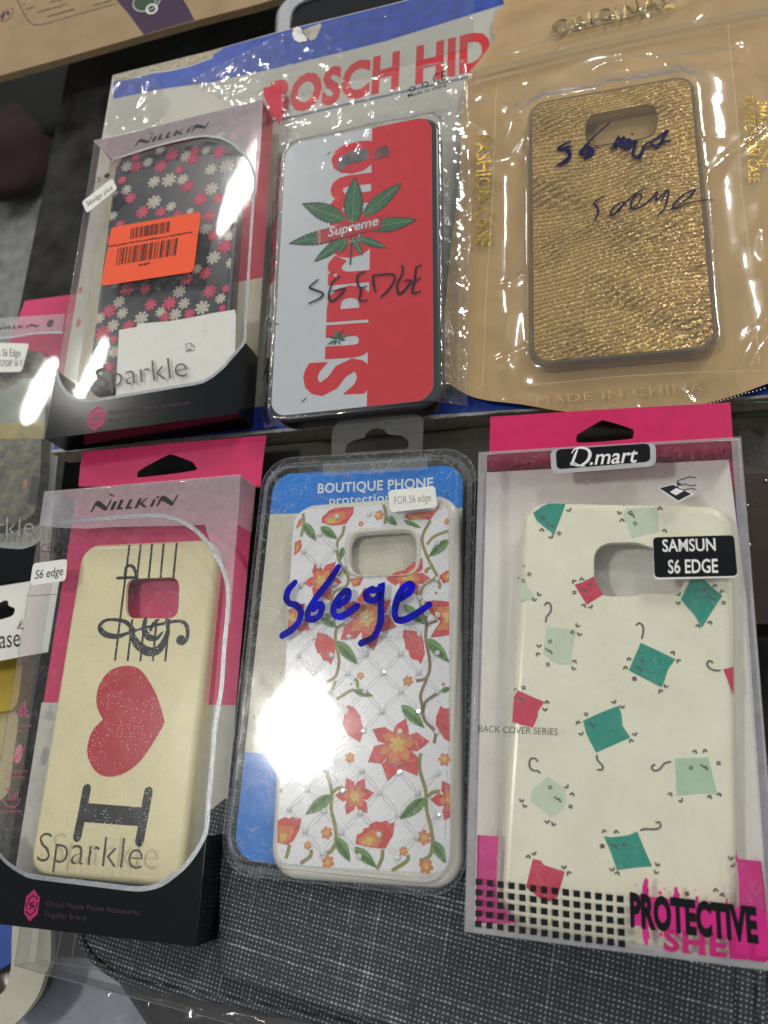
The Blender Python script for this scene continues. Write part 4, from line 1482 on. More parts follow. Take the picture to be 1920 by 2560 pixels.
holep = t4.uvs([(344, 1188), (352, 1174), (418, 1138), (432, 1137), (478, 1154), (487, 1164), (482, 1177), (356, 1193)], zb + .1)
mb.flat(tab, zb + .1, PINKCARD, [smooth_closed(holep, 4)])
mb.build('hang_tab')
curve4 = [(-75, 1080), (-55, 1130), (0, 1210), (50, 1262), (120, 1312), (200, 1350), (300, 1368), (500, 1392), (700, 1416), (900, 1440), (1000, 1441), (1110, 1412), (1200, 1352), (1280, 1282), (1350, 1192), (1405, 1095), (1430, 1010)]
mb = MB(t4)
z = .6
pts = smooth_open(t4.uvs(P('c4b', *curve4), z))
vr = t4.uv(P('c4b', (1430, 1080))[0], z)[1]
mb.flat(pts + [(W4 / 2, vr), (W4 / 2, -L4 / 2), (-W4 / 2, -L4 / 2), (-W4 / 2, pts[0][1])], z, BLACKCARD)
mb.raw([(W4 / 2 + EPS, vr, .55), (W4 / 2 + EPS, -L4 / 2, .55), (W4 / 2 + EPS, -L4 / 2, -D4), (W4 / 2 + EPS, vr, -D4)], [(0, 1, 2, 3)], BLACKCARD)
mb.raw([(W4 / 2, -L4 / 2 - EPS, .55), (-W4 / 2, -L4 / 2 - EPS, .55), (-W4 / 2, -L4 / 2 - EPS, -D4), (W4 / 2, -L4 / 2 - EPS, -D4)], [(0, 1, 2, 3)], BLACKCARD)
mb.build('black_band')
mb = MB(t4)
up4 = P('c4b', (1445, 800), (1470, 550), (1490, 300)) + P('c4a', (1365, 1490), (1385, 1200), (1400, 1050), (1410, 900), (1405, 780), (1370, 660), (1300, 530), (1200, 415), (1100, 345), (1000, 312), (900, 300), (600, 318), (300, 345), (240, 352))
full = P('c4b', *curve4) + up4
mb.stroke(full, [1.5] * 5 + [1.9] * (len(full) - 5), z + .08, SILVER, sm=5)
mb.stroke(P('c4a', (240, 352), (265, 325), (290, 300)), .5, z + .08, SILVER, sm=0)
mb.build('silver_line')
mb = MB(t4)
fr4 = P('c4a', (140, 135), (105, 370), (240, 385), (430, 392), (620, 380), (900, 375), (1100, 372), (1250, 365), (1300, 530), (1370, 660), (1405, 780), (1410, 900), (1400, 1050))
mb.poly(fr4 + P('c4a', (1425, 1050), (1450, 700), (1475, 370), (1498, 15)), z, FROST)
mb.raw([(W4 / 2 + .05, L4 / 2, -.4), (W4 / 2 + .05, L4 / 2 - 22, -.4), (W4 / 2 + .05, L4 / 2 - 22, -D4), (W4 / 2 + .05, L4 / 2, -D4)], [(3, 2, 1, 0)], FROST)
mb.raw([(-W4 / 2 + .2, L4 / 2, -.8), (-W4 / 2 + .2, -L4 / 2, -.8), (-W4 / 2 + .2, -L4 / 2, -D4), (-W4 / 2 + .2, L4 / 2, -D4)], [(0, 1, 2, 3)], SOFT)
mb.build('frosted_panel')
mb = MB(t4)
logo(mb, *P('c4a', (458, 276), (1068, 158), (500, 198)), z + .1, GREYPRINT)
mb.text('CE', *P('c4a', (118, 558), (185, 552), (121, 497)), z + .1, GREYPRINT, -.01)
u, v = t4.uv(P('c4a', (232, 524))[0], z + .1)
for k in range(3):
    a = k * 2.09 + .5
    mb.ribbon([(u + 1.7 * math.cos(a + t), v + 2.0 * math.sin(a + t)) for t in (0, .55, 1.1, 1.5)], .95, z + .1, GREYPRINT, sm=2)
x = 20
while x < 245:
    mb.stroke(P('c4a', (x, 857 - x * .05), (x + 7, 857 - x * .05)), .28, z + .1, GREYPRINT, sm=0)
    x += 12
mb.build('lettering')
mb = MB(t4)
mb.text('Sparkle', *P('c4b', (252, 1255), (978, 1312), (280, 1050)), z + .12, DKFOIL, -.014, 1.0)
mb.build('lettering', label='thin dark silver word on the front')
mb = MB(t4)
z2 = z + .1
hexlogo(mb, t4.uv(P('c4b', (220, 1557))[0], z2), 3.8, z2, MAGENTA, BLACKCARD, 5.8)
mb.text('Global Mobile Phone Accessories', *P('c4b', (320, 1562), (968, 1625), (322, 1525)), z2, DIMPURPLE, -.005)
mb.text('Flagship Brand', *P('c4b', (312, 1635), (592, 1662), (314, 1598)), z2, DIMPURPLE, -.005)
mb.build('brand_mark')
mb = MB(t4)
zs = z + .2
mb.flat(roundpoly(t4.uvs(P('c4a', (62, 632), (300, 600), (288, 752), (40, 785)), zs), 2.0, 4), zs, STICKER)
sheet = mb.build('size_sticker')
mb = MB(t4)
mb.text('S6 edge', *P('c4a', (74, 740), (268, 712), (84, 680)), zs + .05, GREYPRINT, .004)
mb.build('lettering', sheet)
mb = MB(t4)
ICON = paint('magenta_icon_print', (0.55, 0.05, 0.16), 0.5)
zi = -3.0
for s_ in ([(172, 150), (165, 210), (150, 255)], [(130, 215), (165, 205), (190, 215)], [(140, 190), (190, 245)], [(180, 190), (135, 250)], [(120, 240), (160, 230), (200, 250)]):
    mb.stroke(P('c4b', *s_), .9, zi, ICON, True)
mb.disc(t4.uv(P('c4b', (127, 510))[0], zi), 2.0, zi, paint('pink_icon_print', (0.62, 0.2, 0.26), 0.5), 14, 4.0)
mb.stroke(P('c4b', (70, 585), (178, 460)), .5, zi + .05, ICON, sm=0)
for s_ in ([(38, 752), (92, 755), (65, 785), (38, 752)], [(66, 785), (66, 830)], [(86, 830), (86, 800)], [(104, 830), (104, 785)], [(122, 832), (122, 760)], [(20, 800), (25, 840), (60, 880), (80, 870)], [(140, 820), (130, 850), (100, 885), (80, 870)]):
    mb.stroke(P('c4b', *s_), .5, zi, ICON, sm=0)
for tx, p0, p1, pt_ in (('Easy to assembly', (75, 328), (222, 322), (76, 308)), ('and use', (115, 362), (186, 357), (116, 342)), ('Anti-fingerprint', (22, 645), (190, 640), (23, 622)), ('easy to clean', (35, 685), (172, 680), (36, 660)), ('Good protection', (-30, 920), (146, 916), (-29, 895))):
    mb.text(tx, *P('c4b', p0, p1, pt_), zi, ICON, -.005)
mb.build('printed_icons')

c4 = Thing(frame(-105.713, -84.988, 2.251, 3.276, -0.47, 0.329), 'phone_case', 'cream glitter phone case with red heart and music notes, inside the lower left carton', 'phone case', 'phone cases in the display')
hole4 = roundpoly(c4.uvs(P('c4a', (708, 738), (1076, 725), (1066, 1012), (702, 1012)), 0), 5.2, 5)
CREAM = glitter_plastic('cream_glitter_plastic', (0.80, 0.72, 0.43), cell=1.25, keep=0.6, size=.14)
REDG = glitter_plastic('red_glitter_print', (0.50, 0.014, 0.028), dot=(0.95, 0.6, 0.55), cell=1.1, keep=0.55, size=.16)
BLKG = glitter_plastic('black_glitter_print', (0.007, 0.008, 0.010), cell=1.1, keep=0.5, size=.15)
mb = MB(c4)
case_shell(mb, 70.8, 141, 9, 9, 2.6, CREAM, hole4)
mb.build('shell')
mb = MB(c4)
z = .08
lim = rrect(68, 138.5, 8)
for a, b in (((730, 497), (628, 1305)), ((808, 493), (716, 1306)), ((886, 490), (804, 1308)), ((966, 487), (890, 1308)), ((1056, 484), (976, 1309))):
    A, B = Vector(a), Vector(b)
    for t0, t1 in ((0, (732 - a[1]) / (b[1] - a[1])), ((1016 - a[1]) / (b[1] - a[1]), 1)):
        if a[0] == 730:
            t0, t1 = (0, 1) if t0 == 0 else (None, None)
            if t0 is None:
                continue
        mb.stroke(P('c4a', tuple(A.lerp(B, t0)), tuple(A.lerp(B, t1))), 1.05, z, BLKG, sm=0, clip=lim)
mb.stroke(P('c4a', (645, 732), (720, 730), (782, 728)), 1.3, z + .02, BLKG)
mb.stroke(P('c4a', (698, 735), (705, 665), (732, 645), (758, 662), (772, 700), (778, 735)), 1.5, z + .02, BLKG)
mb.stroke(P('c4a', (760, 1100), (700, 1035), (600, 1020), (545, 1036), (524, 1076), (560, 1120), (640, 1136), (715, 1115), (800, 1085), (950, 1050), (1060, 1030), (1108, 1042), (1130, 1085), (1126, 1150), (1095, 1185)), [2.2, 1.8, 1.3, 1.5, 2.3, 2.7, 2.1, 1.5, 1.1, 1.2, 1.3, 1.7, 1.8, 1.6, 1.9], z + .03, BLKG)
mb.disc(c4.uv(P('c4a', (1082, 1160))[0], z + .04), 2.1, z + .04, BLKG, 18)
mb.stroke(P('c4a', (735, 1090), (775, 1180), (850, 1238), (925, 1230), (972, 1165), (995, 1090), (985, 1020)), [1.6, 3.6, 4.0, 3.8, 2.9, 2, 1.5], z + .035, BLKG)
mb.stroke(P('c4a', (838, 1018), (830, 1090), (865, 1142), (920, 1145), (958, 1105)), [2, 2.6, 3, 2, .6], z + .03, BLKG)
mb.stroke(P('c4a', (930, 1020), (895, 1045), (875, 1090)), [.8, 1.4, 1.6], z + .03, BLKG)
mb.build('music_print')
mb = MB(c4)
hp = [(710, 272), (672, 190), (668, 100), (696, 12), (766, -68), (866, -98), (966, -73), (1056, 52), (1102, 160), (1139, 292), (1062, 430), (960, 570), (850, 648), (740, 668), (660, 630), (610, 540), (605, 450), (640, 350)]
mb.poly(P('c4b', *hp), z, REDG, 0)
sm = smooth_open(c4.uvs(P('c4b', *hp[:10]), z), 6) + smooth_open(c4.uvs(P('c4b', *hp[9:], hp[0]), z), 6)[1:-1]
mb.v, mb.f, mb.m, mb.s = [], [], [], []
mb.flat(sm, z, REDG)
mb.build('heart_print')
mb = MB(c4)
mb.stroke(P('c4b', (600, 750), (568, 920), (533, 1085)), 3.9, z, BLKG, sm=3)
mb.stroke(P('c4b', (1026, 770), (994, 950), (963, 1118)), 3.9, z, BLKG, sm=3)
mb.poly(P('c4b', (590, 850), (1005, 882), (985, 1012), (565, 980)), z + .03, BLKG)
mb.build('letter_print')

# ------------------------------------------------------------------ blister pack with the flowered white case
t5 = Thing(frame(-7.642, -59.054, -0.049, 1.91, 0.258, -0.108), 'blister_pack', 'clear blister pack with blue card, marked in thick blue marker, centre of the lower row', 'blister pack')
W5, L5 = 96.9, 171.7
fl5 = rrect(W5, L5, 14, 8)
HD = 7.2


def dome_ring(i, z):
    return [(x, y - .6, z) for x, y in rrect(W5 - 8 - 2 * i, L5 - 9 - 2 * i, max(2, 11.5 - i), 8)]


mb = MB(t5)
rings = [[(x, y, -.3) for x, y in rrect(W5, L5, 14, 8)], [(x, y, 0) for x, y in rrect(W5, L5, 14, 8)], [(x, y, 0) for x, y in rrect(W5 - 1, L5 - 1, 13.5, 8)], dome_ring(-.4, .1), dome_ring(0, .5), dome_ring(.7, HD - 1.4), dome_ring(1.0, HD - .6), dome_ring(1.6, HD - .1), dome_ring(2.6, HD)]
k = len(rings[0])
for a in range(len(rings) - 1):
    mb.raw(rings[a] + rings[a + 1], [(i, k + i, k + (i + 1) % k, (i + 1) % k)[::-1] for i in range(k)], BLISTER, True)
top5 = [(x, y) for x, y, _ in rings[-1]]


def dome_z(x, y):
    a = min(1, max(0, (W5 / 2 - 6.6 - abs(x)) / 14)) * min(1, max(0, (L5 / 2 - 7.4 - abs(y)) / 14))
    return HD + a * (.22 * (1 - (2 * x / W5) ** 2) + .10 * noise.noise(Vector((x * .03, y * .025, 7))))


V, Fc = cdt_sheet(top5, 4.5, dome_z, .0)
mb.raw(V, Fc, BLISTER, True)
mb.build('clear_dome')
mb = MB(t5)
RAISED = film('raised_blister_rim', tint=(.9, .92, .94), haze=0.14, hazecol=(.5, .52, .55), rough=.1, refl=1.2)
q = [(x, y) for x, y, _ in dome_ring(-1.3, 0)]
mb.ribbon(q + q[:1], 2.2, .2, RAISED, sm=0)
q = [(x, y) for x, y, _ in dome_ring(2.6, 0)]
mb.ribbon(q + q[:1], .7, HD + .1, RAISED, sm=0)
q = rrect(W5 - .6, L5 - .6, 13.8, 8)
mb.ribbon(q + q[:1], .5, .15, RAISED, sm=0)
mb.build('rim')
mb = MB(t5)
TABF = film('tab_plastic', tint=(.93, .93, .92), haze=.13, hazecol=(.5, .5, .47), rough=.08, refl=1.8)
tabp = [(829, 1142), (829, 1094), (832, 1072), (845, 1056), (870, 1048), (1030, 1036), (1047, 1038), (1059, 1050), (1058, 1085), (1056, 1128)]
hl = [(862, 1132), (866, 1112), (881, 1102), (912, 1094), (914, 1085), (926, 1074), (943, 1070), (958, 1073), (968, 1084), (975, 1087), (1004, 1089), (1019, 1099), (1022, 1111), (1018, 1122)]
mb.flat(t5.uvs(tabp, -.1), -.1, TABF, [t5.uvs(hl, -.1)])
mb.build('hang_tab')
mb = MB(t5)
mb.poly([(807, 1159), (1069, 1143), (1069, 1174), (808, 1190)], HD - 1.0, film('frosted_slot', tint=(.85, .87, .88), haze=.30, hazecol=(.42, .45, .47), rough=.2, refl=.8, blotch=.4))
mb.build('label_slot')
mb = MB(t5)
CBLUE = paint('blue_card', (0.002, 0.185, 0.66), 0.4, 0.10, .05, spec=.3)
CCREAM = paint('cream_card_light', (0.60, 0.57, 0.46), 0.55, 0.04)
card = rrect(W5 - 11, L5 - 13, 9, 6, (0, -1))
zc = -.6
yb = t5.uv((850, 1280), zc)[1]
yc = t5.uv((640, 1882), zc)[1]
cl = lambda y0, y1: clip_to(card, [(-80, y0), (80, y0), (80, y1), (-80, y1)])
mb.flat(cl(yb, 120), zc, CBLUE)
mb.flat(cl(yc, yb), zc, CCREAM)
mb.flat(cl(-120, yc), zc, CBLUE)
mb.build('backing_card')
mb = MB(t5)
CW = paint('white_card_print', (0.75, 0.77, 0.78), 0.5)
mb.text('BOUTIQUE PHONE', (794, 1233), (1083, 1218), (795, 1210), zc + .08, CW, .022, 1.05)
mb.text('protection', (824, 1262), (978, 1254), (824, 1240), zc + .08, CW, .004, 1.05)
mb.build('lettering')
mb = MB(t5)
zs = HD + .35
mb.flat(roundpoly(t5.uvs([(970, 1226), (1088, 1215), (1093, 1268), (975, 1281)], zs), 1.8, 4), zs, STICKER)
FADED = paint('faded_ink', (0.30, 0.30, 0.28), 0.6)
sheet = mb.build('size_sticker')
mb = MB(t5)
mb.text('FOR S6 edge', (986, 1261), (1078, 1252), (985, 1242), zs + .05, FADED, .0)
mb.build('lettering', sheet)
mb = MB(t5)
MARK = paint('blue_marker', (0.001, 0.002, 0.36), 0.35, 0.9, 0.14, spec=.1)
zm = HD + .42
MK = [[(130, 745), (75, 810), (55, 880), (80, 925), (140, 945), (180, 1000), (165, 1080), (105, 1150), (20, 1207)], [(505, 612), (420, 740), (320, 870), (250, 980), (240, 1050), (285, 1065), (340, 1030), (362, 965), (340, 935), (290, 980)],
      [(505, 950), (580, 885), (588, 830), (560, 822), (500, 890), (462, 975), (475, 1030), (540, 1038), (665, 950)], [(800, 800), (748, 835), (752, 885), (800, 905), (850, 870), (880, 762), (872, 900), (872, 1020), (862, 1110), (810, 1215), (702, 1272)],
      [(1040, 890), (1120, 830), (1138, 772), (1100, 762), (1040, 830), (1000, 940), (995, 1040), (1040, 1075), (1140, 1040), (1290, 938)]]
for i, s_ in enumerate(MK):
    mb.stroke(P('c5a', *s_), [2.9 if j % 3 else 2.5 for j in range(len(s_))], zm + .01 * i, MARK)
mb.stroke(P('c5a', (800, 820), (870, 800)), 2.6, zm + .06, MARK)
mb.build('handwriting')

c5 = Thing(frame(0.989, -69.118, 3.525, 4.017, 0.517, 0.175), 'phone_case', 'white phone case with orange flowers, vines and rhinestones, inside the blister pack', 'phone case', 'phone cases in the display')
IVORY = paint('ivory_plastic', (0.66, 0.64, 0.57), 0.25, 0.02)
mb = MB(c5)
hole5 = roundpoly(c5.uvs(P('c5a', (560, 285), (1218, 245), (1215, 690), (562, 702)), 0), 7.0, 6)
inner5 = roundpoly(c5.uvs(P('c5a', (612, 345), (1176, 305), (1174, 682), (612, 690)), 0), 6.0, 6)
case_shell(mb, 73.6, 147, 9.5, 11, 2.6, IVORY, inner5)
mb.build('bumper')
plate5 = roundpoly(c5.uvs([(735, 1277), (1121, 1251), (1126, 2186), (689, 2160)], .1), 7.5, 6)
mb = MB(c5)
mb.flat(plate5, .1, paint('white_printed_plate', (0.78, 0.79, 0.81), 0.3, 0.02), [hole5])
mb.build('back_plate')
mb = MB(c5)
PRF = []
hh = hole5 if area2(hole5) > 0 else hole5[::-1]
ii = inner5 if area2(inner5) > 0 else inner5[::-1]
n = len(hh)
mid = [tuple(Vector(a).lerp(Vector(b), .45)) for a, b in zip(hh, ii)]
V = [(x, y, .1) for x, y in hh] + [(x, y, .75) for x, y in [tuple(Vector(a).lerp(Vector(b), .15)) for a, b in zip(hh, ii)]] + [(x, y, .85) for x, y in mid] + [(x, y, .5) for x, y in [tuple(Vector(a).lerp(Vector(b), .9)) for a, b in zip(hh, ii)]] + [(x, y, -1.5) for x, y in ii]
mb.raw(V, [(r * n + i, r * n + (i + 1) % n, (r + 1) * n + (i + 1) % n, (r + 1) * n + i) for r in range(4) for i in range(n)], IVORY, True)
mb.build('camera_ring')
conv5 = plate5 if area2(plate5) > 0 else plate5[::-1]
SC = {'c5a': ((775, 152), (343, 328), (480, 460), (203, 480), (335, 612), (187, 770), (472, 765), (1362, 405), (1360, 718), (1208, 880), (608, 900), (912, 885), (452, 1060), (748, 1050), (1052, 1040), (1362, 1030), (183, 1082), (495, 178), (1060, 130)),
      'c5b': ((303, 183), (595, 178), (895, 165), (1203, 157), (155, 342), (447, 338), (740, 330), (1046, 323), (1360, 318), (288, 497), (583, 492), (889, 490), (1201, 487), (430, 657), (733, 652), (1045, 655), (1363, 652), (572, 820), (880, 822), (1200, 822), (722, 990), (1035, 998), (1358, 1000)),
      'c5c': ((495, 143), (783, 150), (1080, 160), (1385, 167), (347, 300), (630, 308), (922, 318), (1228, 330), (202, 458), (480, 470), (770, 485), (1075, 495), (1385, 508), (328, 632), (617, 643), (918, 660), (1222, 675), (465, 808), (760, 832), (1068, 842), (205, 147))}
stones = []
for cr, L_ in SC.items():
    for q in L_:
        u = Vector(c5.uv(P(cr, q)[0], .3))
        if all((u - w).length > 3 for w in stones):
            stones.append(u)
# stones the marker glare hides: they continue the lattice
for q in ((720, 1716), (765, 1760), (807, 1718), (720, 1805), (765, 1852), (808, 1810), (720, 1895), (765, 1897), (820, 1905)):
    u = Vector(c5.uv(q, .3))
    if all((u - w).length > 6 for w in stones):
        stones.append(u)
mb = MB(c5)
LAT = paint('grey_lattice_print', (0.50, 0.50, 0.51), 0.5)
for i, a in enumerate(stones):
    for b in stones[i + 1:]:
        d = b - a
        if 7.5 < d.length < 12.0 and .5 < abs(d.x / (d.y or 1e-9)) < 1.9:
            nn = Vector((-d.y, d.x)).normalized()
            for s_ in (1, -1):
                mb.ribbon([tuple(a), tuple(a.lerp(b, .3) + nn * s_ * .65), tuple(a.lerp(b, .7) + nn * s_ * .65), tuple(b)], .22, .16, LAT, sm=3)
mb.build('lattice_print')
RED5 = paint('coral_red_print', (0.60, 0.045, 0.045), 0.45, 0.25, 0.3, grain=.25, gs=3)
ORG5 = paint('orange_print', (0.66, 0.20, 0.05), 0.45, 0.25, 0.3, grain=.25, gs=3)
YEL5 = paint('yellow_print', (0.70, 0.45, 0.10), 0.45, 0.2, 0.3, grain=.2, gs=3)
GRN5 = paint('vine_leaf_print', (0.12, 0.30, 0.06), 0.5, 0.3, 0.3, grain=.35, gs=3)
DGR5 = paint('leaf_shade_print', (0.05, 0.13, 0.035), 0.5, 0.3, 0.3, grain=.35, gs=3)
STEM = paint('olive_stem_print', (0.26, 0.24, 0.06), 0.5, 0.2, 0.3, grain=.3, gs=3)
STEMB = paint('brown_stem_print', (0.22, 0.15, 0.075), 0.5, 0.2, 0.3, grain=.3, gs=3)
mb = MB(c5)


def star(center, tips, z=.24):
    c = Vector(c5.uv(center, z))
    T = sorted((Vector(c5.uv(t, z)) for t in tips), key=lambda q: math.atan2(q.y - c.y, q.x - c.x))
    for f, m, dz in ((1.0, RED5, 0), (.62, ORG5, .02), (.30, YEL5, .04)):
        out = []
        for i, t in enumerate(T):
            u = T[(i + 1) % len(T)]
            d = t - c
            nn = Vector((-d.y, d.x)) * .27
            out += [tuple(c + d * .62 * f - nn * f), tuple(c + d * f * (1 if f == 1 else .95)), tuple(c + d * .62 * f + nn * f)]
            md = ((t - c) + (u - c)) * .5
            if md.length > .3 * d.length:
                out.append(tuple(c + md.normalized() * d.length * .42 * f))
        cp = clip_to(out, conv5)
        if len(cp) > 2:
            mb.flat(cp, z + dz, m)


def blob(crop, pts, m=RED5, z=.22, glow=None):
    mb.poly(P(crop, *pts), z, m, 0, conv5)
    if glow:
        g = Vector(glow)
        mb.poly(P(crop, *[tuple(g + (Vector(q) - g) * .62) for q in pts]), z + .015, ORG5, 3, conv5)
        mb.poly(P(crop, *[tuple(g + (Vector(q) - g) * .28) for q in pts]), z + .03, YEL5, 3, conv5)


def leaf5(crop, a, b, hw, z=.23):
    hw *= 1.05
    mb.poly(P(crop, *leaf_pts(a, b, hw, 16, .05)), z, GRN5, 0, conv5)
    A, B = Vector(a), Vector(b)
    n_ = Vector((-(B - A).y, (B - A).x)).normalized() * hw * .42
    mb.poly(P(crop, *leaf_pts(tuple(A.lerp(B, .08) + n_ * .8), tuple(B), hw * .42, 10)), z + .012, DGR5, 0, conv5)


for cr, sts in {'c5a': ([(200, 150), (205, 250), (180, 350)], [(555, 255), (540, 330), (495, 400), (500, 520), (540, 620), (590, 700), (570, 780), (470, 830), (440, 940)], [(890, 60), (915, 150), (905, 240)], [(1300, 210), (1240, 320), (1230, 400), (1270, 520), (1330, 640), (1350, 700), (1240, 780), (1210, 880), (1220, 980), (1265, 1110)], [(1455, 300), (1330, 350), (1270, 420)], [(1300, 620), (1260, 640), (1270, 665)], [(500, 690), (540, 640)], [(1350, 720), (1380, 760), (1375, 800)]),
                'c5b': ([(560, 65), (490, 110), (480, 220), (510, 380), (480, 520), (400, 570)], [(480, 560), (450, 640)], [(1260, 0), (1265, 80), (1260, 200), (1295, 400), (1270, 530), (1175, 560)], [(1270, 540), (1215, 680), (1230, 780), (1250, 900), (1340, 1000), (1330, 1100)], [(1360, 670), (1260, 740), (1235, 830)], [(490, 720), (600, 650), (640, 640)], [(1360, 40), (1290, 65), (1265, 90)], [(670, 620), (665, 560), (640, 550)]),
                'c5c': ([(500, 170), (540, 310), (535, 450), (560, 560), (575, 690), (545, 780), (500, 810)], [(1250, 10), (1240, 130), (1290, 310), (1295, 450), (1330, 600), (1345, 720), (1320, 830), (1240, 870)], [(540, 330), (590, 290), (640, 290)], [(1310, 360), (1340, 325), (1405, 310)], [(205, 740), (175, 850)], [(375, 780), (370, 830), (290, 890)], [(945, 780), (940, 850), (900, 935)], [(1145, 820), (1140, 870), (1020, 945)])}.items():
    for s_ in sts:
        kk = CROPS[cr][2]
        mb.stroke(P(cr, *s_), 26 * kk * .165, .20, STEMB if cr == 'c5b' and s_[0][0] > 1150 else STEM, False, 4, conv5)
blob('c5a', [(640, 78), (632, 150), (570, 240), (520, 250), (440, 255), (358, 228), (365, 180), (410, 140), (420, 125), (520, 88)], glow=(430, 225))
star(P('c5a', (350, 730))[0], P('c5a', (298, 580), (480, 568), (535, 745), (435, 905), (285, 862), (203, 755)))
star(P('c5a', (1115, 715))[0], P('c5a', (915, 715), (1230, 535), (1298, 710), (1192, 855), (1035, 842)))
star(P('c5a', (745, 1050))[0], P('c5a', (730, 788), (958, 893), (1008, 1130), (812, 1334), (522, 1244), (540, 920)), .27)
star(P('c5a', (90, 1050))[0], P('c5a', (215, 928), (258, 1160), (105, 1195), (-60, 1000)))
blob('c5a', [(1240, 915), (1330, 900), (1400, 905), (1462, 915), (1462, 1200), (1380, 1215), (1298, 1222), (1340, 1150), (1385, 1085), (1310, 1020)], glow=(1450, 1050))
blob('c5a', [(1375, 690), (1440, 645), (1462, 640), (1462, 735), (1412, 755)], glow=(1450, 690))
blob('c5a', [(1068, 180), (1100, 148), (1250, 135), (1345, 120), (1380, 55), (1375, 95), (1300, 205), (1200, 200), (1120, 208)], glow=(1160, 190))
blob('c5a', [(128, 400), (180, 375), (190, 440), (165, 480), (120, 515)], glow=(150, 440))
blob('c5a', [(140, 260), (165, 205), (192, 185), (185, 250), (140, 285)], ORG5)
blob('c5a', [(600, 715), (720, 705), (690, 770), (635, 785)], glow=(640, 745))
blob('c5b', [(320, 142), (390, 152), (440, 185), (475, 215), (478, 290), (465, 350), (438, 428), (415, 390), (375, 385), (345, 330), (325, 320), (300, 250), (308, 200)])
blob('c5b', [(1070, 118), (1180, 133), (1235, 195), (1252, 320), (1218, 418), (1190, 380), (1150, 375), (1120, 350), (1110, 300), (1082, 280), (1080, 230), (1058, 175)])
blob('c5b', [(580, 770), (640, 790), (690, 860), (705, 930), (730, 980), (690, 1092), (640, 1060), (590, 1030), (540, 940), (555, 850)])
blob('c5b', [(1350, 870), (1388, 775), (1420, 800), (1468, 798), (1468, 1088), (1420, 1060), (1345, 940)])
star(P('c5b', (1010, 1090))[0], P('c5b', (798, 978), (1087, 882)) + P('c5b', (1292, 1085)) + P('c5c', (1224, 190), (985, 232), (828, 80)), .27)
star(P('c5c', (725, 350))[0], P('c5c', (655, 203), (803, 208), (878, 325), (826, 487), (653, 500), (566, 345)))
star(P('c5c', (1500, 385))[0], P('c5c', (1422, 226), (1322, 380), (1438, 548), (1600, 300), (1600, 500)))
blob('c5c', [(110, 545), (170, 518), (200, 530), (235, 514), (260, 530), (297, 528), (282, 620), (240, 700), (190, 742), (105, 722)], glow=(140, 700))
blob('c5c', [(740, 660), (785, 640), (800, 605), (835, 605), (845, 575), (900, 550), (930, 560), (980, 545), (1000, 570), (1042, 563), (1030, 660), (965, 772), (880, 765), (730, 735)], glow=(800, 730))
for a in (('c5a', (205, 230), (312, 387), 38), ('c5a', (350, 265), (497, 372), 38), ('c5a', (920, 175), (1012, 252), 32), ('c5a', (1068, 212), (1220, 275), 22), ('c5a', (1455, 378), (1285, 525), 40), ('c5a', (1068, 940), (1250, 1112), 42), ('c5a', (350, 1020), (492, 1140), 45),
          ('c5a', (545, 440), (520, 560), 22), ('c5b', (490, 215), (672, 418), 48), ('c5b', (1268, 192), (1462, 402), 48), ('c5b', (1052, 768), (1248, 968), 48), ('c5b', (630, 640), (808, 692), 30), ('c5b', (1390, 650), (1480, 620), 25),
          ('c5c', (540, 342), (328, 502), 48), ('c5c', (1292, 368), (1082, 538), 48), ('c5c', (578, 678), (687, 878), 42), ('c5c', (722, 758), (898, 922), 42), ('c5c', (1352, 708), (1450, 888), 42)):
    leaf5(*a)
for cr, x, y, r in (('c5a', 855, 165, 45), ('c5a', 700, 240, 26), ('c5a', 1440, 220, 28), ('c5b', 695, 515, 32), ('c5b', 1105, 562, 44), ('c5b', 612, 588, 10), ('c5b', 1412, 590, 14), ('c5a', 1350, 835, 12), ('c5c', 500, 645, 46), ('c5c', 348, 745, 30), ('c5c', 1112, 790, 32), ('c5c', 1275, 682, 52), ('c5c', 510, 878, 48), ('c5c', 1292, 912, 52), ('c5c', 685, 45, 40), ('c5c', 1440, 60, 46), ('c5c', 135, 310, 14)):
    c = c5.uv(P(cr, (x, y))[0], .24)
    R_ = r * CROPS[cr][2] * .165
    for f, m, dz in ((1, RED5 if r < 20 else ORG5, 0), (.45, YEL5, .015)):
        cp = clip_to(flower(c, R_ * f, 6, .6, random.uniform(0, 1)), conv5)
        if len(cp) > 2:
            mb.flat(cp, .24 + dz, m)
mb.build('flower_print')
STONE = paint('rhinestone', (0.88, 0.89, 0.90), 0.1, 0.05, metal=0.35, coat=1.0)
first = None
for u in stones:
    if rect_dist(u.x, u.y, 73, 146, 8) > -3:
        continue
    if first is None:
        mb = MB(c5)
        V, Fc = [], []
        for r_, z_ in ((1.08, 0), (1.1, .25), (.62, .62)):
            V += [(r_ * math.cos(a * math.pi / 4), r_ * math.sin(a * math.pi / 4), z_) for a in range(8)]
        for r_ in range(2):
            Fc += [(r_ * 8 + i, r_ * 8 + (i + 1) % 8, r_ * 8 + 8 + (i + 1) % 8, r_ * 8 + 8 + i) for i in range(8)]
        Fc.append(tuple(range(16, 24)))
        mb.raw(V, Fc, STONE)
        first = o = mb.build('rhinestone')
    else:
        o = first.copy()
        COL.objects.link(o)
        o.parent = c5.root
    o.location = (u.x * MM, u.y * MM, .3 * MM)
    o.rotation_euler = (random.uniform(-.2, .2), random.uniform(-.2, .2), random.uniform(0, 1))

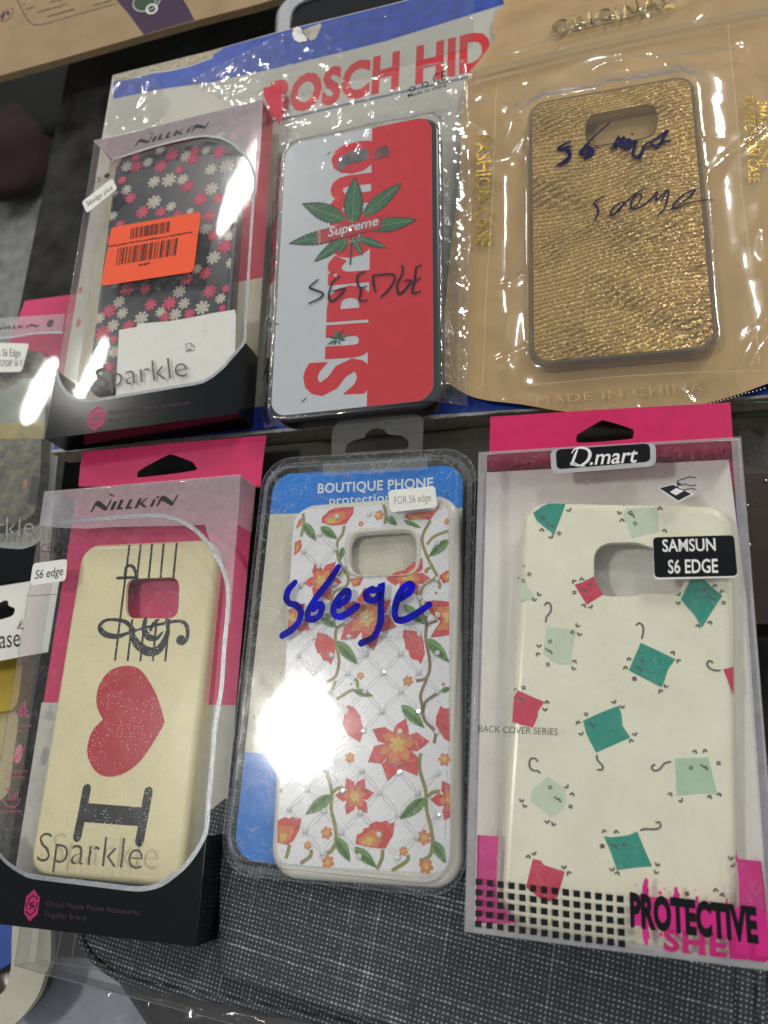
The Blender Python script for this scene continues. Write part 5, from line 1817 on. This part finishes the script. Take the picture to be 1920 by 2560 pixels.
# ------------------------------------------------------------------ hard clear box with the square-cat case
t6 = Thing(frame(91.893, -64.842, 24.86, 1.699, -0.296, -1.28), 'phone_case_box', 'hard clear box with pink hang tab and black squares, holding the square-cat case', 'phone case box', GP)
W6, L6, D6 = 92.25, 165.16, 20.0
HARD = film('hard_clear_plastic', haze=0.012, rough=0.05, refl=1.5, scratch=0.12, halo=0.14, halor=.2, blotch=.08)
FEDGE = film('ground_plastic_edge', tint=(.8, .8, .82), haze=.42, hazecol=(.52, .51, .54), rough=.3, refl=.8, blotch=.5)
mb = MB(t6)
box_shell(mb, W6, L6, D6, HARD, .12)
mb.build('clear_shell')
mb = MB(t6)
z = .5
a, b = W6 / 2, L6 / 2
for r_ in ([(-a, -b), (-a + 3.4, -b), (-a + 3.4, b), (-a, b)], [(a - 3.2, -b), (a, -b), (a, b), (a - 3.2, b)], [(-a + 3.4, b - 1.2), (a - 3.2, b - 1.2), (a - 3.2, b), (-a + 3.4, b)], [(-a + 3.4, -b), (a - 3.2, -b), (a - 3.2, -b + 2.4), (-a + 3.4, -b + 2.4)]):
    mb.flat(r_, z, FEDGE)
mb.build('ground_edge')
mb = MB(t6)
zb = -D6 + .3
zq = -8
# white liner with pink foot, hollow at the case
vt = t6.uv(P('r4', (445, 938))[0], zq)[1]
vt2 = t6.uv(P('r4', (1490, 880))[0], zq)[1]
LINER = paint('white_liner', (0.80, 0.77, 0.72), 0.6, 0.04)
mb.poly([(1217, 1181), (1822, 1149), (1866, 1500), (1928, 2410), (1184, 2312)], -13.6, LINER)
mb.raw([(-a + .5, b - .25, -.4), (a - .5, b - .25, -.4), (a - .5, b - .25, -D6), (-a + .5, b - .25, -D6)], [(0, 1, 2, 3)], PINKCARD)
mb.flat([(-a + .5, vt - 6), (a - .5, vt - 6), (a - .5, b - .3), (-a + .5, b - .3)], zb, PINKCARD)
mb.build('backing_card')
mb = MB(t6)
HOT = paint('hot_pink_print', (0.62, 0.012, 0.22), 0.4)
zp = .25
mb.poly(P('c6c', (72, 60), (189, 67), (178, 300), (180, 400), (230, 470), (290, 540), (250, 545), (65, 540)), zp - 1.2, HOT)
mb.build('pink_corner')
mb = MB(t6)
mb.poly(P('c6c', (1495, 130), (1487, 165), (1500, 190), (1622, 203), (1660, 470), (1665, 745), (1450, 735), (1480, 520), (1500, 440), (1498, 300), (1490, 215), (1478, 180)), zp - .6, HOT)
mb.build('pink_corner')
mb = MB(t6)
zt_ = zb + .2
tabq = t6.uvs([(1223, 1140), (1226, 1042), (1500, 1024), (1826, 1006), (1829, 1050), (1833, 1112)], zt_)
hq = t6.uvs([(1441, 1099), (1443, 1088), (1452, 1081), (1500, 1053), (1514, 1052), (1574, 1070), (1584, 1080), (1582, 1090), (1571, 1098), (1455, 1107)], zt_)
mb.flat(tabq, zt_, PINKCARD, [smooth_closed(hq, 4)])
mb.build('hang_tab')
mb = MB(t6)
z = .75
mb.flat(roundpoly(t6.uvs(P('r4', (718, 836), (1174, 806), (1176, 908), (724, 942)), z), 2.6, 4), z, paint('silver_frame', (0.5, 0.5, 0.52), .35, .1, metal=.3))
mb.flat(roundpoly(t6.uvs(P('r4', (742, 836), (1148, 809), (1152, 888), (746, 922)), z + .05), 2.0, 4), z + .05, INK)
CWH = paint('white_label_print', (0.78, 0.78, 0.78), 0.5)
zz_ = z + .1
# script capital with a looped foot, then italic letters
mb.stroke(P('r4', (836, 836), (825, 862), (816, 888), (808, 903)), [.5, .9, 1.0, .5], zz_, CWH)
mb.stroke(P('r4', (812, 852), (822, 836), (850, 828), (880, 836), (890, 858), (878, 886), (850, 904), (825, 904), (806, 896), (820, 893), (850, 907), (868, 906)), [.35, .5, .8, 1.0, 1.25, 1.1, .7, .5, .4, .4, .5, .4], zz_ + .02, CWH)
mb.text('.mart', *P('r4', (888, 902), (1090, 891), (902, 838)), zz_, CWH, .012)
mb.build('name_label')
mb = MB(t6)
z = .75
mb.poly(P('r4', (1182, 1002), (1252, 984), (1338, 1028), (1272, 1064)), z, CWH)
mb.poly(P('r4', (1190, 1003), (1250, 988), (1328, 1028), (1272, 1057)), z + .03, GREYPRINT)
mb.poly(P('r4', (1236, 1020), (1262, 1002), (1296, 1014), (1262, 1034)), z + .06, CWH)
for s_ in ([(1262, 1000), (1280, 985), (1268, 980), (1275, 968), (1300, 962), (1318, 955), (1345, 958)], [(1265, 985), (1285, 990), (1300, 985), (1320, 992), (1348, 990)], [(1275, 1005), (1300, 1010), (1325, 1005), (1345, 1008)]):
    mb.stroke(P('r4', *s_), .4, z + .05, GREYPRINT, sm=4)
mb.build('pictogram')
mb = MB(t6)
mb.text('BACK COVER SERIES', *P('c6b', (38, 345), (493, 364), (40, 307)), z, INK, -.008, 1.0)
mb.build('printed_text')
mb = MB(t6)
TL_, TR_, BR_, BL_ = (Vector(q) for q in ((81, 316), (853, 410), (861, 653), (78, 546)))
for r_ in range(5):
    for c_ in range(14):
        q = TL_.lerp(TR_, c_ / 13).lerp(BL_.lerp(BR_, c_ / 13), r_ / 4)
        d = 17.5 + c_ * .12
        jj = [random.uniform(-1, 1) for _ in range(8)]
        mb.poly(P('c6c', (q.x - d + jj[0], q.y - d - 1.5 + jj[1]), (q.x + d + jj[2], q.y - d + 1.5 + jj[3]), (q.x + d + jj[4], q.y + d + 2 + jj[5]), (q.x - d + jj[6], q.y + d - 1.5 + jj[7])), z, INK)
mb.build('square_grid')
mb = MB(t6)
e6 = .15
for i in range(5):
    v0 = t6.uv(P('c6c', (1640, 500 + i * 62))[0], 0)[1]
    mb.raw([(a + e6, v0 + 3, -1), (a + e6, v0, -1), (a + e6, v0, -4), (a + e6, v0 + 3, -4)], [(3, 2, 1, 0)], INK)
mb.poly(P('c6c', (925, 384), (1600, 470), (1650, 480), (1662, 640), (1662, 735), (1450, 735), (1440, 612), (1000, 562), (915, 552)), z, HOT)
for s_, w in (([(985, 385), (988, 350), (995, 305)], 1.6), ([(1000, 385), (1003, 352)], 1.2), ([(1155, 410), (1158, 380), (1155, 350)], 1.3), ([(1170, 410), (1172, 382)], 1.0), ([(1145, 410), (1146, 388)], .8), ([(1270, 425), (1272, 402)], 1.4), ([(1432, 440), (1436, 408)], .8),
              ([(978, 560), (990, 620), (996, 655)], 1.4), ([(998, 560), (1008, 620)], 1.1)):
    mb.stroke(P('c6c', *s_), w, z, HOT, True, 3)
for x, y, r in ((915, 375, 5), (940, 330, 3), (1040, 350, 3), (1070, 376, 8), (1095, 352, 3), (1262, 360, 3), (1340, 425, 4), (915, 568, 4), (1075, 603, 8), (1045, 628, 3), (1045, 570, 3), (955, 470, 3)):
    mb.disc(t6.uv(P('c6c', (x, y))[0], z), r * .07, z, HOT, 9)
mb.text('SHELL', *P('c6c', (1088, 684), (1655, 748), (1088, 575)), z + .03, paint('deep_pink_print', (0.50, 0.006, 0.16), 0.4), .045, 1.12)
for x, y in ((1220, 698), (1300, 706), (1365, 716), (1400, 718)):
    mb.poly(P('c6c', (x - 25, y - 7), (x + 25, y - 1), (x + 25, y + 7), (x - 25, y + 1)), z + .035, MATS['deep_pink_print'])
mb.text('PROTECTIVE', *P('c6c', (908, 550), (1608, 642), (903, 384)), z + .08, INK, .055, 1.04)
mb.build('lettering')
mb = MB(t6)
zs = .9
mb.flat(roundpoly(t6.uvs(P('c6a', (1040, 238), (1512, 223), (1532, 470), (1050, 482)), zs), 1.6, 4), zs, STICKER)
mb.flat(roundpoly(t6.uvs(P('c6a', (1042, 238), (1510, 225), (1530, 460), (1052, 470)), zs + .05), 1.5, 4), zs + .05, INK)
sheet = mb.build('size_sticker')
mb = MB(t6)
mb.text('SAMSUN', *P('c6a', (1098, 320), (1405, 314), (1095, 252)), zs + .1, CWH, .018)
mb.text('S6 EDGE', *P('c6a', (1130, 445), (1418, 440), (1128, 370)), zs + .1, CWH, .018)
mb.build('lettering', sheet)

c6 = Thing(frame(95.428, -75.122, 21.017, -1.464, 0.241, 0.143), 'phone_case', 'cream phone case printed with teal, mint and pink square cats, inside the hard clear box', 'phone case', 'phone cases in the display')
CREAM6 = glitter_plastic('pale_cream_plastic', (0.88, 0.86, 0.67), dot=(.9, .9, .85), cell=2.6, keep=.72, size=.06)
hole6 = roundpoly(c6.uvs(P('c6a', (698, 268), (960, 266), (1040, 300), (1230, 300), (1218, 572), (1000, 562), (900, 582), (706, 575)), 0), 7.5, 5)
mb = MB(c6)
case_shell(mb, 72, 143.5, 10, 9, 3.2, CREAM6, hole6, deep=2.6)
mb.build('shell')
mb = MB(c6)
TEAL = paint('teal_print', (0.012, 0.30, 0.22), 0.4, 0.06)
MINT = paint('mint_print', (0.60, 0.71, 0.53), 0.4, 0.06)
MINT2 = paint('green_mint_print', (0.46, 0.65, 0.44), 0.4, 0.06)
ROSE = paint('rose_print', (0.62, 0.035, 0.085), 0.4, 0.06)
DOOD = paint('grey_doodle_print', (0.10, 0.10, 0.085), 0.5)
lim6 = rrect(70.2, 141.6, 8)
z = .1
for cr, m, pts in (('c6a', TEAL, [(352, 98), (400, 60), (470, 30), (545, 25), (520, 100), (500, 150), (472, 227), (448, 200), (430, 190), (400, 165), (375, 145)]), ('c6a', MINT, [(890, 70), (1065, 65), (1078, 200), (920, 242), (895, 160), (870, 110)]),
                   ('c6a', MINT, [(262, 410), (290, 430), (318, 520), (372, 592), (262, 608)]), ('c6a', ROSE, [(590, 510), (640, 495), (702, 462), (725, 520), (760, 565), (710, 595), (662, 626), (630, 575)]),
                   ('c6a', TEAL, [(1255, 485), (1335, 480), (1395, 535), (1442, 575), (1410, 620), (1325, 758), (1300, 720), (1285, 690), (1240, 640), (1203, 595)]), ('c6a', MINT, [(428, 755), (510, 762), (602, 770), (578, 880), (572, 970), (500, 968), (450, 945), (412, 905)]),
                   ('c6a', TEAL, [(972, 845), (1080, 895), (1172, 940), (1128, 1000), (1110, 1060), (1090, 1101), (1000, 1055), (903, 1005), (935, 930)]), ('c6a', ROSE, [(1447, 998), (1528, 980), (1528, 1200), (1500, 1130)]),
                   ('c6b', ROSE, [(265, 105), (340, 140), (417, 172), (380, 228), (378, 260), (350, 320), (280, 302), (207, 280), (215, 185)]), ('c6b', TEAL, [(640, 280), (745, 232), (845, 194), (862, 250), (868, 310), (912, 378), (815, 420), (715, 464), (680, 400), (655, 345)]),
                   ('c6b', MINT, [(435, 600), (490, 640), (540, 680), (540, 760), (500, 810), (458, 836), (400, 790), (338, 742), (345, 680)]), ('c6b', MINT2, [(1170, 500), (1360, 490), (1388, 600), (1412, 700), (1300, 700), (1180, 712)]),
                   ('c6c', TEAL, [(762, 65), (800, 72), (850, 68), (900, 60), (945, 40), (990, 150), (1027, 231), (960, 235), (900, 242), (835, 252), (800, 150)]), ('c6c', ROSE, [(375, 190), (420, 200), (437, 225), (490, 240), (550, 260), (530, 330), (510, 400), (455, 425), (400, 395), (338, 345)])):
    mb.poly(P(cr, *pts), z, m, 0, lim6)
rnd = random.Random(21)


def vee(cr, x, y, s_=13):
    a_ = rnd.uniform(-.6, .6)
    pts = [(-1, .55), (-.1, -.7), (.9, .5)] if rnd.random() < .5 else [(-1, -.5), (.1, .6), (1, -.6)]
    q = [(x + s_ * (p[0] * math.cos(a_) - p[1] * math.sin(a_)), y + s_ * (p[0] * math.sin(a_) + p[1] * math.cos(a_))) for p in pts]
    mb.stroke(P(cr, *q), .55, z + .05, DOOD, False, 3, lim6)


VE = {'c6a': ((558, 80), (403, 197), (455, 235), (848, 95), (865, 140), (1025, 45), (1083, 72), (1110, 200), (288, 405), (385, 565), (358, 595), (588, 492), (633, 480), (645, 632), (683, 637), (1190, 565), (1187, 615), (1400, 518), (1440, 550), (1303, 750), (1372, 730), (607, 745), (618, 795), (385, 862), (380, 912), (592, 955), (585, 992), (905, 940), (885, 990), (1158, 905), (1190, 950)),
      'c6b': ((237, 100), (433, 175), (420, 215), (818, 172), (865, 200), (612, 292), (628, 355), (937, 357), (918, 397), (545, 660), (578, 705), (285, 740), (303, 770), (433, 862), (468, 875), (1285, 460), (1343, 455), (1142, 705), (1203, 740), (1370, 720), (1425, 707), (762, 918), (832, 922), (1087, 110), (1115, 80), (325, 1065), (357, 1045)),
      'c6c': ((545, 235), (573, 268), (1055, 220), (1048, 262), (808, 247), (838, 270), (1375, 362), (1410, 388), (1455, 185), (1468, 225))}
for cr, L_ in VE.items():
    for x, y in L_:
        vee(cr, x, y)
for cr, L_ in {'c6a': ((502, 215), (940, 158), (330, 450), (590, 555), (1450, 615), (437, 970), (935, 1050), (880, 45), (410, 125), (915, 95), (680, 510), (1340, 540), (450, 838), (985, 950), (578, 785)),
               'c6b': ((297, 90), (657, 243), (937, 40), (568, 775), (1420, 525), (750, 1003), (450, 665), (1262, 552), (875, 993)), 'c6c': ((755, 120), (1218, 380))}.items():
    for x, y in L_:
        a_ = rnd.uniform(-.5, 1.2)
        for s_ in (-6, 6):
            dx, dy = 12 * math.cos(a_), 12 * math.sin(a_)
            ox, oy = -s_ * math.sin(a_), s_ * math.cos(a_)
            mb.stroke(P(cr, (x - dx + ox, y - dy + oy), (x + dx + ox, y + dy + oy)), .45, z + .05, DOOD, False, 0, lim6)
for cr, x, y in (('c6a', 455, 165), ('c6a', 920, 105), ('c6a', 285, 480), ('c6a', 645, 540), ('c6a', 1380, 580), ('c6a', 445, 890), ('c6a', 965, 990), ('c6b', 288, 155), ('c6b', 690, 300), ('c6b', 495, 730), ('c6b', 1340, 545), ('c6b', 820, 1000)):
    for dx, dy in ((-18, -8), (14, 16)):
        mb.disc(c6.uv(P(cr, (x + dx, y + dy))[0], z + .05), .38, z + .05, DOOD, 7)
    mb.stroke(P(cr, (x - 10, y + 6), (x - 2, y - 4), (x + 4, y + 8), (x + 14, y)), .5, z + .05, DOOD, False, 3, lim6)
for cr, s_ in (('c6a', [(420, 632), (428, 616), (445, 617), (456, 640), (450, 670), (430, 695), (425, 727)]), ('c6a', [(945, 745), (962, 732), (982, 745), (987, 775), (978, 822)]), ('c6a', [(1432, 1005), (1390, 1002), (1358, 980), (1358, 955), (1375, 950), (1388, 962)]),
               ('c6b', [(380, 515), (360, 497), (335, 505), (332, 545), (355, 568), (375, 568), (393, 583)]), ('c6b', [(718, 478), (725, 510), (752, 540), (748, 562), (720, 562)]), ('c6b', [(1148, 517), (1112, 525), (1080, 560), (1050, 568), (1034, 548), (1055, 532)]), ('c6b', [(970, 912), (1000, 904), (1058, 905), (1086, 890), (1080, 866), (1058, 868)])):
    mb.stroke(P(cr, *s_), .6, z + .05, DOOD, False, 5, lim6)
mb.build('cat_print')

# ------------------------------------------------------------------ grey woven sleeve under the lower row
FAB = fabric('grey_woven_cloth')
FABD = paint('dark_piping_cloth', (0.045, 0.047, 0.05), 0.9, 0.4, 0.8, bump=.5, bs=1.5)
sl = Thing(frame(0, 0, -9, -6.5, 0, 0), 'fabric_sleeve', 'charcoal grey woven fabric sleeve with piped edge under the lower row', 'sleeve')
outl = [(200, 2300), (215, 2370), (262, 2420), (330, 2455), (480, 2484), (760, 2540), (1100, 2612), (1500, 2690), (1850, 2760), (1905, 2690), (1895, 2400), (1870, 1900), (560, 1950), (230, 1950), (205, 2150)]
q = smooth_closed(sl.uvs(outl, 0), 4)
if area2(q) < 0:
    q = q[::-1]
mb = MB(sl)
mb.flat(q, 0, FAB)
n = len(q)
cg = Vector((sum(p[0] for p in q) / n, sum(p[1] for p in q) / n))
out2 = [tuple(cg + (Vector(p) - cg) * 1.02) for p in q]
mb.raw([(x, y, 0) for x, y in q] + [(x, y, -3) for x, y in out2] + [(x, y, -12) for x, y in [tuple(cg + (Vector(p) - cg) * 1.042) for p in q]] + [(x, y, -28) for x, y in out2], [(r_ * n + i, (r_ + 1) * n + i, (r_ + 1) * n + (i + 1) % n, r_ * n + (i + 1) % n) for r_ in range(3) for i in range(n)], FAB, True)
mb.build('body')


def tube(mb, path, r, mat, m=8, zf=None):
    k = len(path)
    V = []
    for i in range(k):
        a_, b_ = Vector(path[i - 1]), Vector(path[(i + 1) % k])
        d = (b_ - a_).normalized()
        nn = Vector((-d.y, d.x))
        for j in range(m):
            t = 2 * math.pi * j / m
            V.append((path[i][0] + nn.x * r * math.cos(t), path[i][1] + nn.y * r * math.cos(t), (zf or 0) + r * math.sin(t)))
    mb.raw(V, [(i * m + j, ((i + 1) % k) * m + j, ((i + 1) % k) * m + (j + 1) % m, i * m + (j + 1) % m) for i in range(k) for j in range(m)], mat, True)


mb = MB(sl)
tube(mb, q, 1.5, FAB, zf=.2)
tube(mb, [tuple(cg + (Vector(p) - cg) * 1.024) for p in q], 1.0, FABD, zf=-3.4)
tube(mb, [tuple(cg + (Vector(p) - cg) * 1.042) for p in q], 1.5, FABD, zf=-12)
mb.build('piping')
mb = MB(sl)
pan = smooth_closed(sl.uvs([(549, 2200), (549, 2350), (551, 2415), (562, 2440), (600, 2452), (773, 2505), (1000, 2565), (1400, 2640), (1790, 2700), (1822, 2680), (1828, 2560), (1826, 2440), (1815, 2200), (1200, 2000), (560, 2000)], 5), 4)
if area2(pan) < 0:
    pan = pan[::-1]
n = len(pan)
cg = Vector((sum(p[0] for p in pan) / n, sum(p[1] for p in pan) / n))
ri = [(1.008, -5), (1.008, 3.6), (1.003, 4.7), (.992, 5)]
V = [(*(cg + (Vector(p) - cg) * f), z_ + 0) for f, z_ in ri for p in pan]
mb.raw(V, [(r_ * n + i, r_ * n + (i + 1) % n, (r_ + 1) * n + (i + 1) % n, (r_ + 1) * n + i) for r_ in range(3) for i in range(n)], FAB, True)
mb.flat([tuple(cg + (Vector(p) - cg) * .992) for p in pan], 5, FAB)
mb.build('front_pocket')

# ------------------------------------------------------------------ odds and ends along the left edge
# the carton at the left edge leans so that it mirrors the left lamp
p7 = CAMP + ray(92, 965) * ((-34 - CAMP.z) / ray(92, 965).z)
n7 = ((CAMP - p7).normalized() + (left_lamp.matrix_world.translation / MM - p7).normalized()).normalized()
B7 = frame(p7.x, p7.y, -34, 4.5, -math.degrees(math.asin(n7.y)), math.degrees(math.asin(n7.x)))
t7 = Thing(B7, 'phone_case_box', 'clear carton with white model sticker and dark scenery case, cut off by the left edge', 'phone case box', GP)
z = 0
zl = -13
fr7 = t7.uvs([(-150, 806), (200, 786), (170, 1080), (128, 1440), (-220, 1460)], 0)
mb = MB(t7)
mb.slab(fr7, -14, 0, CLEAR)
mb.build('clear_shell')
mb = MB(t7)
mb.flat(t7.uvs([(48, 790), (62, 752), (175, 737), (230, 730), (200, 900), (160, 960), (140, 940), (135, 950), (20, 1000), (-60, 1180), (-10, 925), (30, 840)], zl), zl, PINKCARD)
mb.flat(t7.uvs([(-200, 940), (160, 930), (120, 1440), (-240, 1460)], zl - .2), zl - .2, GREYCARD)
mb.build('back_card')
mb = MB(t7)
mb.poly(P('lf3', (-600, 1690), (0, 1700), (250, 1720), (380, 1700), (495, 1655), (560, 1600)) + [(100, 1450), (-150, 1460)], .1, BLACKCARD)
mb.build('black_band')
mb = MB(t7)
mb.stroke(P('lf3', (-600, 1660), (0, 1690), (250, 1710), (380, 1690), (495, 1640), (540, 1590)), 1.6, .2, SILVER)
mb.build('silver_line')
mb = MB(t7)
mb.stroke(P('lf2', (-300, 815), (0, 805), (300, 770), (500, 730), (860, 725)), 1.4, .2, SILVER)
mb.build('silver_line')
mb = MB(t7)
mb.poly(P('lf2', (-600, 560), (0, 525), (890, 468), (860, 730), (300, 770), (-600, 840)), .1, FROST)
mb.build('frosted_panel')
mb = MB(t7)
logo(mb, *P('lf2', (-90, 690), (550, 605), (-60, 640)), .25, GREYPRINT)
hexlogo(mb, t7.uv(P('lf2', (692, 600))[0], .25), 2.4, .25, GREYPRINT, FROST, 2.8)
mb.text('Sparkle', *P('lf3', (-560, 1555), (465, 1540), (-545, 1300)), .25, SILVER, -.012)
mb.build('lettering')
mb = MB(t7)
mb.flat(roundpoly(t7.uvs(P('lf2', (-300, 860), (405, 880), (300, 1270), (-300, 1280)), .3), 2, 4), .3, STICKER)
sheet = mb.build('size_sticker')
mb = MB(t7)
mb.text('FOR G.A S6 Edge', *P('lf2', (-290, 1050), (280, 1058), (-285, 950)), .35, GREYPRINT, .0)
mb.text('SM-G9280/G928F S6 V', *P('lf2', (-290, 1195), (310, 1190), (-285, 1110)), .35, GREYPRINT, .0)
mb.build('lettering', sheet)
c7 = Thing(frame(p7.x, p7.y, -38, 4.5, -math.degrees(math.asin(n7.y)), math.degrees(math.asin(n7.x))), 'phone_case', 'dark scenery phone case with dull yellow band, inside the carton at the left edge', 'phone case', 'phone cases in the display')
mb = MB(c7)
cq = roundpoly(c7.uvs(P('lf2', (-300, 990), (420, 965), (600, 1010)) + P('lf3', (560, 620), (480, 1300), (-400, 1500)), 0), 8, 5)
mb.slab(cq, -8, 0, scene_print('scenery_print'))
mb.build('shell')
mb = MB(c7)
mb.poly(P('lf2', (250, 1365), (640, 1340), (620, 1960), (-60, 1985), (-60, 1560), (200, 1450)), .1, paint('grey_green_sky_print', (0.22, 0.25, 0.20), .4, .3, .03))
mb.poly(P('lf2', (-60, 1985), (620, 1955), (612, 2195), (-60, 2200)), .15, paint('dull_yellow_print', (0.34, 0.28, 0.08), .4, .35, .05))
mb.poly(P('lf3', (450, 720), (570, 740), (480, 1130), (370, 1105)), .15, paint('charcoal_print', (0.02, 0.025, 0.03), .4))
mb.poly(P('lf3', (330, 770), (385, 770), (370, 880), (320, 890)), .15, paint('amber_print', (0.42, 0.2, 0.04), .4))
mb.build('scenery_print')

wc = Thing(base_frame(-32), 'header_card', 'white hanging card lettered in black with a torn peg hole, left edge', 'card')
mb = MB(wc)
hole = smooth_closed(wc.uvs(P('lf', (-60, 620), (0, 590), (60, 560), (110, 570), (120, 630), (190, 660), (205, 700), (170, 770), (60, 810), (0, 825), (-60, 840)), 0), 3)
mb.flat(wc.uvs([(-140, 1490), (0, 1465), (75, 1453), (150, 1441), (120, 1630), (42, 1644), (0, 1652), (-140, 1680)], 0), 0, WHITE, [hole])
mb.build('card')
mb = MB(wc)
mb.text('Case', *P('lf', (-170, 1240), (278, 1192), (-165, 990)), .1, GREYPRINT, .0)
for s_ in ([(300, 835), (235, 945), (330, 945)], [(265, 925), (300, 880)]):
    mb.stroke(P('lf', *s_), .6, .1, GREYPRINT, sm=0)
mb.build('lettering')

YELP = paint('yellow_plastic', (0.52, 0.36, 0.03), 0.35, .15, .05)
yt = Thing(base_frame(-48))
mb = MB(yt)
mb.slab(roundpoly(yt.uvs([(-160, 1640), (60, 1640), (42, 1775), (-160, 1800)], 0), 7, 5), -9, 0, YELP)
tag(mb.build('phone_case', False), 'plain yellow phone case just below the white hanging card, left edge', 'phone case')
yt2 = Thing(base_frame(-52))
mb = MB(yt2)
mb.slab(roundpoly(yt2.uvs([(-160, 1790), (50, 1770), (20, 2000), (-160, 2020)], 0), 8, 5), -9, 0, paint('pale_yellow_plastic', (0.50, 0.42, 0.20), .35, .15, .05))
tag(mb.build('phone_case', False), 'pale yellow phone case lying lower down under the heart carton, left edge', 'phone case')
bt = Thing(base_frame(-44))
mb = MB(bt)
mb.slab(roundpoly(bt.uvs([(-160, 2240), (45, 2240), (38, 2400), (0, 2425), (-160, 2470)], 0), 5, 5), -10, 0, paint('blue_plastic', (0.035, 0.10, 0.42), .4))
tag(mb.build('packet', False), 'plain blue packet at the left edge below the heart carton', 'packet')

# pale tray, brown bowl, cream band, clear tray at the lower left
tr = Thing(base_frame(-58))
mb = MB(tr)
mb.slab(tr.uvs([(-200, 2380), (260, 2400), (420, 2640), (300, 2900), (-300, 2900)], 0), -4, 0, paint('pale_blue_sheet', (0.40, 0.43, 0.50), .5, .08))
tag(mb.build('sheet', False), 'pale blue grey sheet lying on the counter, bottom left corner', 'sheet')
bw = Thing(base_frame(-56))
mb = MB(bw)
cc_ = bw.uv((52, 2415), 4)
V, Fc = [], []
prof = ((0, 0), (13, 0), (19, 4), (21.5, 12), (22.0, 13), (21.2, 12.8), (18.4, 4.6), (12, 1.2), (0, 1.2))
m_ = 40
for r_, z_ in prof:
    V += [(cc_[0] + r_ * math.cos(2 * math.pi * j / m_), cc_[1] + r_ * math.sin(2 * math.pi * j / m_), z_) for j in range(m_)]
Fc = [(a_ * m_ + j, a_ * m_ + (j + 1) % m_, (a_ + 1) * m_ + (j + 1) % m_, (a_ + 1) * m_ + j) for a_ in range(len(prof) - 1) for j in range(m_)]
mb.raw(V, Fc, paint('brown_glazed', (0.13, 0.10, 0.07), .25, .3, .05), True)
tag(mb.build('bowl', False), 'round brown bowl under the cream band, bottom left', 'bowl')
cb = Thing(base_frame(-36))
mb = MB(cb)
cp = smooth_open(cb.uvs(P('bl', (110, 180), (100, 400), (95, 600), (60, 770), (0, 850), (-150, 930)), 0), 5) + smooth_open(cb.uvs(P('bl', (-150, 1220), (60, 1150), (130, 1106), (230, 1000), (330, 850), (390, 680), (435, 560), (440, 380), (438, 180)), 0), 5)
mb.slab(cp, -3, 0, paint('cream_plastic', (0.60, 0.57, 0.45), .45, .04))
tag(mb.build('strap', False), 'wide curved cream plastic strap below the heart carton, bottom left', 'strap')

ty_ = Thing(base_frame(-24), 'clear_tray', 'empty clear plastic tray beside the grey sleeve, bottom left', 'tray')
TRAY = film('tray_plastic', tint=(.93, .93, .93), haze=.10, hazecol=(.5, .5, .5), rough=.08, refl=1.8, scratch=.1)
mb = MB(ty_)
tq = ty_.uvs([(58, 2250), (36, 2414), (113, 2436), (300, 2485), (480, 2532), (760, 2610), (820, 2480), (500, 2390)], 0)
mb.flat(tq, 0, TRAY)
n = len(tq)
if area2(tq) < 0:
    tq = tq[::-1]
mb.raw([(x, y, 0) for x, y in tq] + [(x, y, -9) for x, y in tq], [(i, n + i, n + (i + 1) % n, (i + 1) % n) for i in range(n)], TRAY)
mb.build('tray')
mb = MB(ty_)
EDG = film('tray_edge', tint=(.6, .6, .6), haze=.45, hazecol=(.45, .45, .46), rough=.2, refl=1.5)
for s_ in ([(54, 2300), (36, 2414), (113, 2436), (300, 2485), (480, 2532), (760, 2610)], [(101, 2320), (91, 2400), (94, 2407)], [(155, 2330), (139, 2400)], [(190, 2335), (180, 2390)], [(125, 2405), (300, 2432), (480, 2468), (700, 2530)], [(36, 2414), (118, 2402)]):
    mb.stroke(s_, .45, .1, EDG, sm=0)
mb.build('folded_edge')
ty2 = Thing(base_frame(-34), 'clear_tray', 'crushed clear plastic tray half hidden under the other tray, bottom edge', 'tray')


def crz(x, y):
    return 1.5 * ridged(x, y, .06, 3.3) + .8 * ridged(x, y, .18, 5.2)


mb = MB(ty2)
V, Fc = cdt_sheet(ty2.uvs([(205, 2460), (205, 2530), (165, 2545), (300, 2600), (800, 2700), (800, 2560), (420, 2500)], 0), 2.2, crz)
mb.raw(V, Fc, film('crushed_tray_plastic', tint=(.85, .85, .85), haze=.08, hazecol=(.5, .5, .5), rough=.1, refl=2.2), True)
mb.build('tray')
